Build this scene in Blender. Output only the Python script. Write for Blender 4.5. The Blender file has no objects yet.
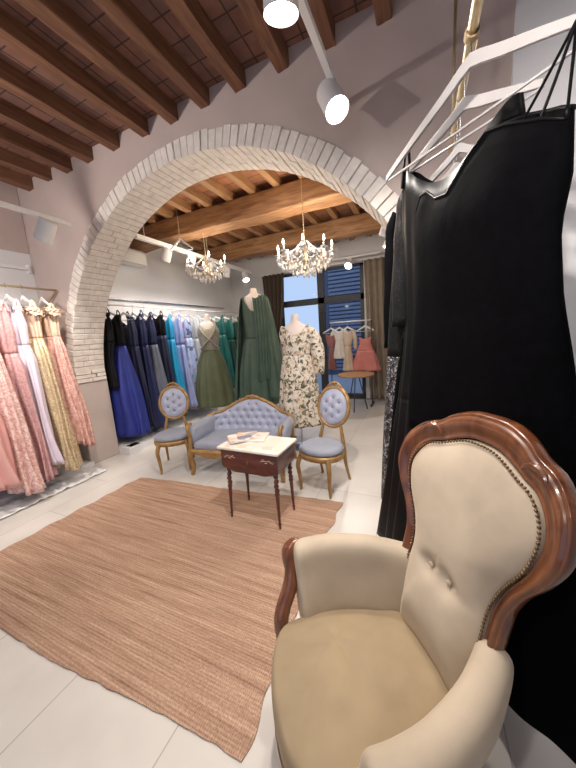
import bpy, bmesh, math, random
from mathutils import Vector, Matrix, noise
C = bpy.context.scene.collection
R = random.Random(7)
PI = math.pi
S, K = math.sin, math.cos

# ------------------------------------------------------------------ materials
def new_mat(name):
    m = bpy.data.materials.new(name); m.use_nodes = True
    nt = m.node_tree; b = nt.nodes['Principled BSDF']
    return m, nt, b
def nd(nt, t, **kw):
    n = nt.nodes.new(t)
    for k, v in kw.items(): setattr(n, k, v)
    return n
def ramp(nt, stops):
    r = nd(nt, 'ShaderNodeValToRGB'); e = r.color_ramp.elements
    while len(e) < len(stops): e.new(.5)
    for i, (p, c) in enumerate(stops):
        e[i].position = p; e[i].color = (*c, 1)
    return r
def coords(nt, scale=(1, 1, 1), rot=(0, 0, 0)):
    tc = nd(nt, 'ShaderNodeTexCoord'); mp = nd(nt, 'ShaderNodeMapping')
    mp.inputs['Scale'].default_value = scale; mp.inputs['Rotation'].default_value = rot
    nt.links.new(tc.outputs['Object'], mp.inputs['Vector'])
    return mp.outputs['Vector']
def bump(nt, b, h, strength, dist=.01):
    bp = nd(nt, 'ShaderNodeBump'); bp.inputs['Strength'].default_value = strength
    bp.inputs['Distance'].default_value = dist
    nt.links.new(h, bp.inputs['Height']); nt.links.new(bp.outputs['Normal'], b.inputs['Normal'])
def simple(name, col, rough=.6, metal=0, var=.08, ns=8, bs=.15, sheen=0, scale=(1, 1, 1), spec=None, bd=.01, coat=0, alpha=None):
    m, nt, b = new_mat(name)
    b.inputs['Roughness'].default_value = rough; b.inputs['Metallic'].default_value = metal
    v = coords(nt, scale)
    n = nd(nt, 'ShaderNodeTexNoise'); n.inputs['Scale'].default_value = ns; n.inputs['Detail'].default_value = 5
    nt.links.new(v, n.inputs['Vector'])
    r = ramp(nt, [(.3, tuple(c * (1 - var) for c in col)), (.7, tuple(min(1, c * (1 + var)) for c in col))])
    nt.links.new(n.outputs['Fac'], r.inputs['Fac']); nt.links.new(r.outputs['Color'], b.inputs['Base Color'])
    if bs: bump(nt, b, n.outputs['Fac'], bs, bd)
    if sheen:
        b.inputs['Sheen Weight'].default_value = sheen; b.inputs['Sheen Roughness'].default_value = .4
        b.inputs['Sheen Tint'].default_value = (*[min(1, c * 1.3 + .1) for c in col], 1)
    if spec is not None: b.inputs['Specular IOR Level'].default_value = spec
    if coat: b.inputs['Coat Weight'].default_value = coat; b.inputs['Coat Roughness'].default_value = .12
    if alpha is not None: b.inputs['Alpha'].default_value = alpha
    return m
def speckle(name, base, cols, scale=30, rough=.6, metal=0, thresh=.5, spec=.5, bs=.3):
    """fabric with blotches of several colours over a base colour"""
    m, nt, b = new_mat(name)
    v = coords(nt)
    vo = nd(nt, 'ShaderNodeTexVoronoi'); vo.inputs['Scale'].default_value = scale
    nz = nd(nt, 'ShaderNodeTexNoise'); nz.inputs['Scale'].default_value = scale * .45; nz.inputs['Detail'].default_value = 3
    nt.links.new(v, nz.inputs['Vector'])
    ad = nd(nt, 'ShaderNodeMixRGB'); ad.inputs['Fac'].default_value = .12
    nt.links.new(v, ad.inputs['Color1']); nt.links.new(nz.outputs['Color'], ad.inputs['Color2'])
    nt.links.new(ad.outputs['Color'], vo.inputs['Vector'])
    sx = nd(nt, 'ShaderNodeSeparateColor'); nt.links.new(vo.outputs['Color'], sx.inputs['Color'])
    st = [(0, base)]; k = len(cols)
    for i, c in enumerate(cols): st.append((thresh + (1 - thresh) * i / k, c))
    r = ramp(nt, st); r.color_ramp.interpolation = 'CONSTANT'
    nt.links.new(sx.outputs['Red'], r.inputs['Fac']); nt.links.new(r.outputs['Color'], b.inputs['Base Color'])
    b.inputs['Roughness'].default_value = rough; b.inputs['Metallic'].default_value = metal
    b.inputs['Specular IOR Level'].default_value = spec
    bump(nt, b, vo.outputs['Distance'], bs, .004)
    return m
def wood(name, c1, c2, scale=(1.2, 14, 14), rough=.4, coat=0, ns=3, bs=.2):
    m, nt, b = new_mat(name)
    v = coords(nt, scale)
    n = nd(nt, 'ShaderNodeTexNoise'); n.inputs['Scale'].default_value = ns; n.inputs['Detail'].default_value = 7
    n.inputs['Distortion'].default_value = .7
    nt.links.new(v, n.inputs['Vector'])
    r = ramp(nt, [(.32, c1), (.68, c2)])
    nt.links.new(n.outputs['Fac'], r.inputs['Fac']); nt.links.new(r.outputs['Color'], b.inputs['Base Color'])
    b.inputs['Roughness'].default_value = rough
    b.inputs['Coat Weight'].default_value = coat; b.inputs['Coat Roughness'].default_value = .1
    bump(nt, b, n.outputs['Fac'], bs, .004)
    return m
def emis(name, col, st):
    m, nt, b = new_mat(name)
    b.inputs['Base Color'].default_value = (*col, 1)
    b.inputs['Emission Color'].default_value = (*col, 1); b.inputs['Emission Strength'].default_value = st
    return m
def brickmat(name, c1, c2, cm, w, h, ms=.01, off=.5, rot=(0, 0, 0), rough=.7, bs=.4, ns=5, nv=.25, loc=(0, 0, 0), bias=0):
    m, nt, b = new_mat(name)
    v = coords(nt, (1, 1, 1), rot)
    v.node.inputs['Location'].default_value = loc
    br = nd(nt, 'ShaderNodeTexBrick'); br.offset = off
    br.inputs['Scale'].default_value = 1; br.inputs['Brick Width'].default_value = w; br.inputs['Row Height'].default_value = h
    br.inputs['Mortar Size'].default_value = ms; br.inputs['Color1'].default_value = (*c1, 1); br.inputs['Color2'].default_value = (*c2, 1)
    br.inputs['Mortar'].default_value = (*cm, 1); br.inputs['Mortar Smooth'].default_value = .2; br.inputs['Bias'].default_value = bias
    nt.links.new(v, br.inputs['Vector'])
    n = nd(nt, 'ShaderNodeTexNoise'); n.inputs['Scale'].default_value = ns; n.inputs['Detail'].default_value = 6
    nt.links.new(v, n.inputs['Vector'])
    r = ramp(nt, [(.3, (1 - nv,) * 3), (.7, (1, 1, 1))]); nt.links.new(n.outputs['Fac'], r.inputs['Fac'])
    mx = nd(nt, 'ShaderNodeMixRGB', blend_type='MULTIPLY'); mx.inputs['Fac'].default_value = 1
    nt.links.new(br.outputs['Color'], mx.inputs['Color1']); nt.links.new(r.outputs['Color'], mx.inputs['Color2'])
    nt.links.new(mx.outputs['Color'], b.inputs['Base Color'])
    b.inputs['Roughness'].default_value = rough
    inv = nd(nt, 'ShaderNodeMath', operation='SUBTRACT'); inv.inputs[0].default_value = 1
    nt.links.new(br.outputs['Fac'], inv.inputs[1]); bump(nt, b, inv.outputs[0], bs, .005)
    return m

M = {}
M['floor'] = brickmat('floor_tile', (.68, .65, .61), (.72, .69, .65), (.44, .41, .38), 1.2, .6, .003, .5, (0, 0, PI / 2), rough=.32, bs=.1, ns=2.2, nv=.16, loc=(.2, .29, 0))
M['mauve'] = simple('mauve_plaster', (.55, .45, .42), .9, var=.06, ns=3, bs=.25)
M['white_wall'] = simple('white_plaster', (.80, .80, .82), .85, var=.02, ns=4, bs=.1)
M['pier'] = simple('taupe_plaster', (.56, .49, .455), .85, var=.07, ns=4, bs=.2)
M['brick'] = simple('whitewashed_brick', (.80, .745, .69), .9, var=.10, ns=14, bs=.6, bd=.02)
M['mortar'] = simple('mortar', (.50, .43, .39), .95, var=.2, ns=20, bs=.5)
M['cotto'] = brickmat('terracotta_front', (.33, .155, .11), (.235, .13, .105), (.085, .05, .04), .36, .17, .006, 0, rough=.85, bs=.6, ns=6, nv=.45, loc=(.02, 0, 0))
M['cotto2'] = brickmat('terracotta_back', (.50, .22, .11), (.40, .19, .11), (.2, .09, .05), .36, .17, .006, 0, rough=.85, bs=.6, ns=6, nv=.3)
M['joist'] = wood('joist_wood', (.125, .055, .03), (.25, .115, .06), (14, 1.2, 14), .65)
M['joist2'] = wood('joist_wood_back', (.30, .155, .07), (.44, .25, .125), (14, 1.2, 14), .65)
M['beam'] = wood('beam_wood', (.20, .095, .042), (.40, .215, .10), (1, 9, 9), .6, bs=.5)
M['velvet'] = simple('beige_velvet', (.48, .40, .305), .8, var=.13, ns=5, bs=.15, sheen=.35, bd=.01)
M['velvet_seat'] = simple('worn_beige_velvet', (.34, .26, .16), .85, var=.16, ns=4, bs=.2, sheen=.25, bd=.02)
M['mahogany'] = wood('carved_walnut', (.075, .020, .008), (.22, .075, .026), (6, 6, 2), .28, coat=.6, ns=3, bs=.08)
M['mahog2'] = wood('dark_mahogany', (.055, .012, .010), (.12, .026, .018), (3, 8, 8), .3, coat=.5, bs=.05)
M['brass'] = simple('aged_brass', (.20, .13, .07), .4, .9, var=.2, ns=30)
M['gold'] = simple('gilt_wood', (.34, .20, .075), .42, .3, var=.3, ns=18, bs=.35)
M['goldrod'] = simple('champagne_gold_tube', (.62, .50, .30), .35, .7, var=.1, ns=20)
M['blue'] = simple('blue_grey_velvet', (.27, .295, .365), .6, var=.08, ns=9, bs=.1, sheen=.5)
M['blue2'] = simple('pale_blue_tufted_satin', (.36, .385, .50), .42, var=.08, ns=9, bs=.1, sheen=.4)
M['btn'] = simple('blue_button', (.10, .12, .20), .5)
M['marble'] = speckle('pale_marble', (.78, .70, .62), [(.83, .77, .70), (.70, .60, .50), (.80, .74, .68)], 14, .2, thresh=.4, bs=0)
M['rug'] = None
M['white'] = simple('white_lacquer', (.85, .85, .85), .4, var=.01, bs=0)
M['plastic'] = simple('white_hanger_plastic', (.50, .48, .48), .4, var=.03, bs=0)
M['steel'] = simple('steel', (.6, .6, .62), .25, 1, var=.05)
M['black'] = simple('black_crepe', (.0028, .0028, .0036), .85, var=.2, ns=30, bs=.12, spec=.03)
M['black_satin'] = simple('black_satin', (.004, .004, .005), .45, var=.2, ns=12, bs=.1, spec=.14)
M['black_lace'] = speckle('black_lace', (.006, .006, .007), [(.010, .010, .011), (.018, .018, .02), (.007, .007, .008)], 90, .5, thresh=.3, bs=.5, spec=.1)
M['silver_sequin'] = speckle('silver_black_sequin', (.015, .015, .016), [(.12, .12, .13), (.38, .38, .40), (.05, .05, .05)], 70, .25, .5, thresh=.35, bs=.8)
M['twine'] = simple('beige_twine', (.50, .38, .24), .8, var=.2, ns=60)
M['bulb'] = emis('warm_bulb', (1, .88, .70), 9)
M['lens'] = emis('spot_lens', (1, .97, .92), 20)
M['crystal'] = simple('crystal', (.62, .62, .64), .06, .0, var=.25, ns=60, bs=0, spec=.9, coat=1)
M['iron'] = simple('dark_iron_frame', (.045, .05, .06), .5, var=.1)
M['curtain_dark'] = simple('dark_taupe_curtain', (.11, .082, .065), .85, var=.12, ns=6)
M['curtain'] = simple('beige_curtain', (.34, .285, .225), .85, var=.1, ns=6)
M['skin_white'] = simple('mannequin_white', (.72, .64, .60), .5, var=.02, bs=0)
m, nt, b = new_mat('window_glass'); b.inputs['Base Color'].default_value = (.9, .95, 1, 1); b.inputs['Roughness'].default_value = .02
b.inputs['Transmission Weight'].default_value = 1; b.inputs['IOR'].default_value = 1.1; M['glass'] = m

def rugmat():
    m, nt, b = new_mat('braided_jute')
    v = coords(nt)
    mp = nd(nt, 'ShaderNodeMapping'); mp.inputs['Scale'].default_value = (.45, 13, 1); nt.links.new(v, mp.inputs['Vector'])
    n = nd(nt, 'ShaderNodeTexNoise'); n.inputs['Scale'].default_value = 3.2; n.inputs['Detail'].default_value = 5; n.inputs['Roughness'].default_value = .65
    nt.links.new(mp.outputs['Vector'], n.inputs['Vector'])
    r = ramp(nt, [(.26, (.30, .17, .115)), (.42, (.52, .33, .23)), (.58, (.66, .44, .315)), (.78, (.82, .60, .44))])
    nt.links.new(n.outputs['Fac'], r.inputs['Fac'])
    n2 = nd(nt, 'ShaderNodeTexNoise'); n2.inputs['Scale'].default_value = 90; nt.links.new(v, n2.inputs['Vector'])
    r2 = ramp(nt, [(.3, (.62, .6, .58)), (.7, (1.0, 1.0, 1.0))]); nt.links.new(n2.outputs['Fac'], r2.inputs['Fac'])
    mx = nd(nt, 'ShaderNodeMixRGB', blend_type='MULTIPLY'); mx.inputs['Fac'].default_value = .8
    nt.links.new(r.outputs['Color'], mx.inputs['Color1']); nt.links.new(r2.outputs['Color'], mx.inputs['Color2'])
    # woven rows and braids
    w = nd(nt, 'ShaderNodeTexWave', bands_direction='Y'); w.inputs['Scale'].default_value = 22; w.inputs['Distortion'].default_value = 1.2
    w.inputs['Detail Scale'].default_value = 6
    nt.links.new(v, w.inputs['Vector'])
    w2 = nd(nt, 'ShaderNodeTexWave', bands_direction='X'); w2.inputs['Scale'].default_value = 30; w2.inputs['Distortion'].default_value = 2
    nt.links.new(v, w2.inputs['Vector'])
    ml = nd(nt, 'ShaderNodeMath', operation='ADD'); nt.links.new(w.outputs['Fac'], ml.inputs[0]); nt.links.new(w2.outputs['Fac'], ml.inputs[1])
    r3 = ramp(nt, [(.1, (.62, .6, .58)), (.6, (1, 1, 1))]); mh = nd(nt, 'ShaderNodeMath', operation='MULTIPLY'); mh.inputs[1].default_value = .5
    nt.links.new(ml.outputs[0], mh.inputs[0]); nt.links.new(mh.outputs[0], r3.inputs['Fac'])
    m3 = nd(nt, 'ShaderNodeMixRGB', blend_type='MULTIPLY'); m3.inputs['Fac'].default_value = .8
    nt.links.new(mx.outputs['Color'], m3.inputs['Color1']); nt.links.new(r3.outputs['Color'], m3.inputs['Color2'])
    nt.links.new(m3.outputs['Color'], b.inputs['Base Color'])
    b.inputs['Roughness'].default_value = .95; b.inputs['Specular IOR Level'].default_value = .2
    bump(nt, b, mh.outputs[0], .7, .006)
    return m
M['rug'] = rugmat()

# ------------------------------------------------------------------ mesh helpers
class MB:
    """collects vertices and faces for one mesh"""
    def __init__(s): s.v = []; s.f = []
    def add(s, vs, fs):
        o = len(s.v); s.v += [tuple(p) for p in vs]; s.f += [tuple(o + i for i in f) for f in fs]; return s
    def grid(s, rows, closed=True, cap0=False, cap1=False):
        """rows: list of equally long point lists"""
        n = len(rows[0]); vs = [p for r in rows for p in r]; fs = []
        for i in range(len(rows) - 1):
            for j in range(n if closed else n - 1):
                k = (j + 1) % n
                fs.append((i * n + j, i * n + k, (i + 1) * n + k, (i + 1) * n + j))
        if cap0: fs.append(tuple(range(n - 1, -1, -1)))
        if cap1: fs.append(tuple((len(rows) - 1) * n + j for j in range(n)))
        return s.add(vs, fs)
    def box(s, c, d, rz=0, taper=1):
        x, y, z = d[0] / 2, d[1] / 2, d[2] / 2; vs = []
        for sz in (-1, 1):
            t = taper if sz < 0 else 1
            for sx, sy in ((-1, -1), (1, -1), (1, 1), (-1, 1)):
                px, py = sx * x * t, sy * y * t
                vs.append((c[0] + px * K(rz) - py * S(rz), c[1] + px * S(rz) + py * K(rz), c[2] + sz * z))
        return s.add(vs, [(3, 2, 1, 0), (4, 5, 6, 7), (0, 1, 5, 4), (1, 2, 6, 5), (2, 3, 7, 6), (3, 0, 4, 7)])
    def tube(s, pts, rad, n=8, caps=True, flat=1.0, up=None):
        pts = [Vector(p) for p in pts]; m = len(pts)
        rr = rad if isinstance(rad, (list, tuple)) else [rad] * m
        rows = []; prev = None
        for i, p in enumerate(pts):
            t = (pts[min(i + 1, m - 1)] - pts[max(i - 1, 0)])
            if t.length < 1e-9: t = Vector((0, 0, 1))
            t.normalize()
            if prev is None:
                a = Vector(up) if up else (Vector((0, 0, 1)) if abs(t.z) < .9 else Vector((1, 0, 0)))
            else: a = prev
            u = (a - t * a.dot(t)); u.normalize(); prev = u
            w = t.cross(u)
            rows.append([p + (u * K(2 * PI * j / n) + w * S(2 * PI * j / n) * flat) * rr[i] for j in range(n)])
        return s.grid(rows, True, caps, caps)
    def lathe(s, prof, c=(0, 0, 0), n=20, cap=True):
        rows = [[(c[0] + r * K(2 * PI * j / n), c[1] + r * S(2 * PI * j / n), c[2] + z) for j in range(n)] for r, z in prof]
        return s.grid(rows, True, cap, cap)
    def ball(s, c, r, n=8, sc=(1, 1, 1)):
        rows = []
        for i in range(n + 1):
            a = -PI / 2 + PI * i / n; rr = max(K(a), .02) * r
            rows.append([(c[0] + rr * K(2 * PI * j / n) * sc[0], c[1] + rr * S(2 * PI * j / n) * sc[1], c[2] + r * S(a) * sc[2]) for j in range(n)])
        return s.grid(rows, True, True, True)
    def obj(s, name, mat, parent=None, smooth=True, bevel=0, sub=0, solid=0, loc=None, rz=0, auto=35):
        me = bpy.data.meshes.new(name); me.from_pydata(s.v, [], s.f); me.update()
        bm = bmesh.new(); bm.from_mesh(me); bmesh.ops.recalc_face_normals(bm, faces=bm.faces)
        if auto and smooth:
            for e in bm.edges:
                if len(e.link_faces) == 2 and e.calc_face_angle(0) > math.radians(auto): e.smooth = False
        bm.to_mesh(me); bm.free()
        for p in me.polygons: p.use_smooth = smooth
        me.materials.append(mat)
        o = bpy.data.objects.new(name, me); C.objects.link(o)
        if parent: o.parent = parent
        if loc: o.location = loc
        if rz: o.rotation_euler.z = rz
        if bevel:
            md = o.modifiers.new('b', 'BEVEL'); md.width = bevel; md.segments = 3; md.limit_method = 'ANGLE'; md.angle_limit = math.radians(40)
        if solid:
            md = o.modifiers.new('s', 'SOLIDIFY'); md.thickness = solid; md.offset = 0
        if sub:
            md = o.modifiers.new('d', 'SUBSURF'); md.levels = sub; md.render_levels = sub
        return o
def tag(o, label=None, cat=None, group=None, kind=None):
    if label: o['label'] = label
    if cat: o['category'] = cat
    if group: o['group'] = group
    if kind: o['kind'] = kind
    return o
def thing(name, label, cat, loc=(0, 0, 0), rz=0, group=None):
    o = bpy.data.objects.new(name, None); C.objects.link(o); o.empty_display_size = .05
    o.location = loc; o.rotation_euler = (0, 0, rz); return tag(o, label, cat, group)
def struct(o): o['kind'] = 'structure'; return o
def copy_tree(o, parent=None):
    c = o.copy(); C.objects.link(c); c.parent = parent
    for ch in list(o.children): copy_tree(ch, c)
    return c
def lerp(a, b, t): return a + (b - a) * t
def interp(tab, x):
    """piecewise smooth interpolation of rows (x, v1, v2...)"""
    if x <= tab[0][0]: return tab[0][1:]
    for a, b in zip(tab, tab[1:]):
        if x <= b[0]:
            t = (x - a[0]) / (b[0] - a[0]); 
            return tuple(lerp(p, q, t) for p, q in zip(a[1:], b[1:]))
    return tab[-1][1:]
def catmull(pts, sub=6, closed=False):
    pts = [Vector(p) for p in pts]; out = []; n = len(pts)
    segs = n if closed else n - 1
    for i in range(segs):
        p0 = pts[(i - 1) % n] if closed or i > 0 else pts[0]
        p1 = pts[i]; p2 = pts[(i + 1) % n]
        p3 = pts[(i + 2) % n] if closed or i + 2 < n else pts[-1]
        for k in range(sub):
            t = k / sub
            out.append(.5 * ((2 * p1) + (p2 - p0) * t + (2 * p0 - 5 * p1 + 4 * p2 - p3) * t * t + (3 * p1 - p0 - 3 * p2 + p3) * t ** 3))
    if not closed: out.append(pts[-1])
    return out

# ------------------------------------------------------------------ setting
YW, YB, TH = 2.257, 6.62, .38           # arch wall face, window wall, wall thickness
XL, XR = -4.45, 1.35
ZT, ZJ = 3.52, 3.40                     # tile ceiling, underside of the joists
ACX, AZ, AR, AG = -1.895, 1.034, 2.078, .153
struct(MB().box((-1.6, 1.9, -.05), (6.3, 9.9, .1)).obj('floor', M['floor'], smooth=False))
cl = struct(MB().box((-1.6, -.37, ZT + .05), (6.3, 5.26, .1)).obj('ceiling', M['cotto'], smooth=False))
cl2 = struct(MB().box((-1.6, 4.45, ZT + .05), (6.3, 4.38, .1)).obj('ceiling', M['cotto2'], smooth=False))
def beam_mb(x0, x1, y0, y1, z0, z1, axis, seed, wob=.008, n=24):
    b = MB(); rows = []; r = random.Random(seed); ph = r.random() * 9
    for i in range(n + 1):
        t = i / n; row = []
        pr = [(-1, -1), (-.6, -1), (.6, -1), (1, -1), (1, -.6), (1, 1), (-1, 1), (-1, -.6)]
        if axis == 'y':
            cx, cz, hx, hz = (x0 + x1) / 2, (z0 + z1) / 2, (x1 - x0) / 2, (z1 - z0) / 2; y = lerp(y0, y1, t)
            for a, c in pr: row.append((cx + a * hx + wob * noise.noise((a * 3, c * 3 + ph, y * 1.7)), y, cz + c * hz + (wob * noise.noise((a * 2 + 7, ph, y * 1.9)) if c < 0 else 0)))
        else:
            cy, cz, hy, hz = (y0 + y1) / 2, (z0 + z1) / 2, (y1 - y0) / 2, (z1 - z0) / 2; x = lerp(x0, x1, t)
            for a, c in pr: row.append((x, cy + a * hy + wob * noise.noise((a * 3, c * 3 + ph, x * 1.7)), cz + c * hz + (wob * noise.noise((a * 2 + 7, ph, x * 1.2)) if c < 0 else 0)))
        rows.append(row)
    return b.grid(rows, True, True, True)
fx = [-4.38, -4.15, -3.77, -3.41, -3.06, -2.67, -2.28, -1.94, -1.60, -1.26, -.91, -.57, -.22, .13, .48, .83, 1.18]
for i, x in enumerate(fx[1:]):
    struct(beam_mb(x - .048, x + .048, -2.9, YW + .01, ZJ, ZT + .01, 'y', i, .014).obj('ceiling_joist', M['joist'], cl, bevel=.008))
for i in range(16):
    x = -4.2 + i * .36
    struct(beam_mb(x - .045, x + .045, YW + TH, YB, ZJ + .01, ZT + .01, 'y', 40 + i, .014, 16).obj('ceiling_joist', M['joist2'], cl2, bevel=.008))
for i, (y0, y1, z0) in enumerate(((3.72, 4.02, 3.13), (5.25, 5.55, 3.13))):
    struct(beam_mb(XL, XR, y0, y1, z0, ZJ + .012, 'x', 90 + i, .045, 30).obj('ceiling_beam', M['beam'], cl2, bevel=.03))

# walls
def wallbox(name, c, d, m): return struct(MB().box(c, d).obj(name, M[m], smooth=False))
wallbox('wall_left', (XL - .05, 1.9, 1.76), (.1, 9.6, 3.52), 'white_wall')
wallbox('trim_1', (XL + .006, -.3, 3.13), (.02, 5.1, .78), 'mauve')
wallbox('wall_right', (XR + .05, 1.9, 1.76), (.1, 9.6, 3.52), 'white_wall')
# back wall of the front room is unseen; its big shop window is added for fill daylight
wb = MB(); wb.box((-4.0, -2.95, 1.76), (1.0, .1, 3.52)); wb.box((.95, -2.95, 1.76), (1.0, .1, 3.52)); wb.box((-1.525, -2.95, 3.2), (3.95, .1, .64)); wb.box((-1.525, -2.95, .15), (3.95, .1, .3))
struct(wb.obj('wall_front', M['mauve'], smooth=False))
# arch wall
w = MB()
def arch_face(y):
    n = 48; a0 = math.asin((1.26 - AZ) / AR)
    Ro = AR + AG - .01
    pts = []
    for i in range(n + 1):
        a = a0 + (PI - 2 * a0) * i / n
        pts.append((ACX - Ro * K(a), AZ + Ro * S(a)))
    vs = []; fs = []
    for (x, z) in pts: vs += [(x, y, z), (x, y, ZT)]
    for i in range(n): fs.append((2 * i, 2 * i + 2, 2 * i + 3, 2 * i + 1))
    w.add(vs, fs)
    w.add([(XL, y, 0), (pts[0][0], y, 0), (pts[0][0], y, ZT), (XL, y, ZT)], [(0, 1, 2, 3)])
    w.add([(pts[-1][0], y, 0), (XR, y, 0), (XR, y, ZT), (pts[-1][0], y, ZT)], [(0, 1, 2, 3)])
    return pts
pts = arch_face(YW); arch_face(YW + TH)
w.grid([[(x, YW, z) for x, z in pts], [(x, YW + TH, z) for x, z in pts]], False)
for sx in (0, -1):
    x = pts[sx][0]; w.add([(x, YW, 0), (x, YW + TH, 0), (x, YW + TH, 1.26), (x, YW, 1.26)], [(0, 1, 2, 3)])
arch = struct(w.obj('wall_arch', M['mauve'], smooth=False))
# voussoirs
r = random.Random(3)
vb = MB(); mo = MB()
a0 = math.asin((1.26 - AZ) / AR) - .012
step = .034; n = int((PI - 2 * a0) / step); 
for i in range(n):
    a = a0 + (PI - 2 * a0) * (i + .5) / n; ha = (PI - 2 * a0) / n * .5
    g = .0022
    cuts = [0, .13 + r.uniform(-.01, .01), .26 + r.uniform(-.01, .01), TH + .012] if i % 2 else [0, .2 + r.uniform(-.02, .02), TH + .012]
    for y0, y1 in zip(cuts, cuts[1:]):
        r0 = AR + r.uniform(-.004, .004); r1 = AR + AG + r.uniform(-.012, .006); yo = r.uniform(-.005, .005) if y0 == 0 else 0
        vs = []
        for yy in (YW - .016 + y0 + yo + .002, YW - .016 + y1 - .002):
            for aa, rr in ((a - ha + g, r0), (a + ha - g, r0), (a + ha - g * .9, r1), (a - ha + g * .9, r1)):
                vs.append((ACX - rr * K(aa), yy, AZ + rr * S(aa)))
        vb.add(vs, [(0, 1, 2, 3), (7, 6, 5, 4), (0, 4, 5, 1), (1, 5, 6, 2), (2, 6, 7, 3), (3, 7, 4, 0)])
bo = struct(vb.obj('trim_1', M['brick'], arch, smooth=False, bevel=.004)); bo.name = 'arch_brick_ring'; bo['label'] = 'whitewashed brick ring of the arch'
rows = []
for i in range(61):
    a = a0 + (PI - 2 * a0) * i / 60
    rows.append([(ACX - rr * K(a), yy, AZ + rr * S(a)) for rr, yy in ((AR + .006, YW - .008), (AR + AG - .008, YW - .008), (AR + AG - .008, YW + TH), (AR + .006, YW + TH))])
mo.grid(rows, True, True, True)
o = struct(mo.obj('arch_mortar', M['mortar'], arch, smooth=False))
# smooth piers with rough brick courses on top
for sx, x0, x1 in ((0, XL, ACX - AR + .0), (1, ACX + AR, XR)):
    p = MB(); p.box(((x0 + x1) / 2, YW + TH / 2, .55), (x1 - x0, TH + .03, 1.1))
    struct(p.obj('wall_pier', M['pier'], smooth=False, bevel=.012))
    p = MB(); xx = x1 if sx == 0 else x0; s_ = 1 if sx == 0 else -1
    for k in range(3):
        z = 1.125 + k * .052
        for (yy0, yy1) in ((0, .2 + .06 * (k % 2)), (.205 + .06 * (k % 2), TH + .01)):
            p.box((xx - s_ * (.12 - r.uniform(0, .02)), YW - .01 + (yy0 + yy1) / 2, z), (.24, yy1 - yy0 - .008, .046))
    struct(p.obj('pier_brick_course', M['brick'], arch, smooth=False, bevel=.006))
# white board on arch wall right of the corner and skirting
wallbox('trim_2', (.91, YW - .012, 1.7), (.92, .024, 3.4), 'white_wall')
wallbox('baseboard_left', (XL + .012, .0, .05), (.024, 4.5, .1), 'white_wall')
# stepped plinth along left wall
wallbox('trim_3', (-4.17, -.3, .03), (.5, 5.1, .06), 'white_wall')
wallbox('trim_4', (-4.1, 4.55, .05), (.7, 3.8, .10), 'white_wall')
wallbox('trim_5', (-3.84, 2.78, .05), (.12, .16, .1), 'pier')
# window wall
wallbox('wall_back', (-3.78, YB + .05, 1.76), (1.36, .1, 3.52), 'white_wall')
wallbox('wall_back', (.125, YB + .05, 1.76), (2.45, .1, 3.52), 'white_wall')
wallbox('wall_back', (-2.1, YB + .05, 3.24), (2.0, .1, .56), 'white_wall')
wallbox('trim_6', (-1.9, YB - .09, 2.97), (3.2, .16, .07), 'white_wall')
win = MB()
x0, x1, zt = -3.1, -1.1, 2.96
def bar(b, xa, xb, za, zb, y=YB + .03, d=.07): b.box(((xa + xb) / 2, y, (za + zb) / 2), (xb - xa, d, zb - za))
bar(win, x0, x0 + .08, 0, zt); bar(win, x1 - .08, x1, 0, zt); bar(win, x0, x1, zt - .08, zt); bar(win, x0, x1, 0, .1)
bar(win, -2.14, -1.98, 0, zt); bar(win, x0, x1, 2.18, 2.32); bar(win, x0, x1, .92, .98)
wo = struct(win.obj('window_1', M['iron'], smooth=False, bevel=.006))
gl = MB(); bar(gl, x0 + .05, x1 - .05, .05, zt - .05, YB + .04, .008)
struct(gl.obj('window_pane', M['glass'], wo, smooth=False))
w2 = MB(); 
for xx in (-3.48, -1.525, .43): bar(w2, xx - .03, xx + .03, .3, 2.88, -2.95, .06)
bar(w2, -3.5, .45, .3, .36, -2.95, .06); bar(w2, -3.5, .45, 2.82, 2.88, -2.95, .06)
w2o = struct(w2.obj('window_2', M['iron'], smooth=False))  # unseen window, added behind the viewer to let in fill daylight
g2 = MB(); bar(g2, -3.5, .45, .32, 2.86, -2.95, .008); struct(g2.obj('window_pane', M['glass'], w2o, smooth=False))

# street outside: shuttered building on the right of the window
M['facade'] = simple('blue_grey_facade', (.10, .12, .17), .9, var=.1)
M['slat'] = simple('metal_shutter', (.20, .23, .32), .6, var=.1)
M['street'] = simple('street_paving', (.35, .37, .42), .9, var=.1)
struct(MB().box((-2, 11.5, -.06), (14, 9.5, .1)).obj('street', M['street'], smooth=False))
bd = thing('building', 'dark blue-grey shuttered building across the street beyond the window', 'building', (-1.3, 10.2, 0))
MB().box((0, .3, 3), (3.6, .5, 6)).obj('facade', M['facade'], bd, smooth=False)
sh = MB()
for k in range(34): sh.box((0, .02, .2 + k * .13), (3.2, .05, .085))
sh.obj('rolling_shutter', M['slat'], bd, smooth=False, bevel=.01)
# curtains
def curtain(label, mat, xt0, xt1, xb0, xb1, y, zt, zb, waves, group=None, pinch=None):
    b = MB(); rows = []; nz = 26; nx = waves * 8
    for i in range(nz + 1):
        t = i / nz; z = lerp(zt, zb, t); row = []
        a, c = lerp(xt0, xb0, t), lerp(xt1, xb1, t)
        if pinch:
            k = math.exp(-((t - pinch[0]) / .22) ** 2); a = lerp(a, pinch[1], k); c = lerp(c, pinch[2], k)
        for j in range(nx + 1):
            u = j / nx
            row.append((lerp(a, c, u), y + .045 * S(u * waves * 2 * PI + .5 * S(t * 3)) + .012 * S(u * 31 + t * 4), z))
        rows.append(row)
    b.grid(rows, False); o = b.obj('curtain', mat, solid=.006); return tag(o, label, 'curtain', group)
curtain('dark taupe curtain tied back at left edge of window', M['curtain_dark'], -3.42, -2.86, -3.35, -3.05, 6.42, 2.93, .03, 5, pinch=(.62, -3.36, -3.1))
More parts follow.
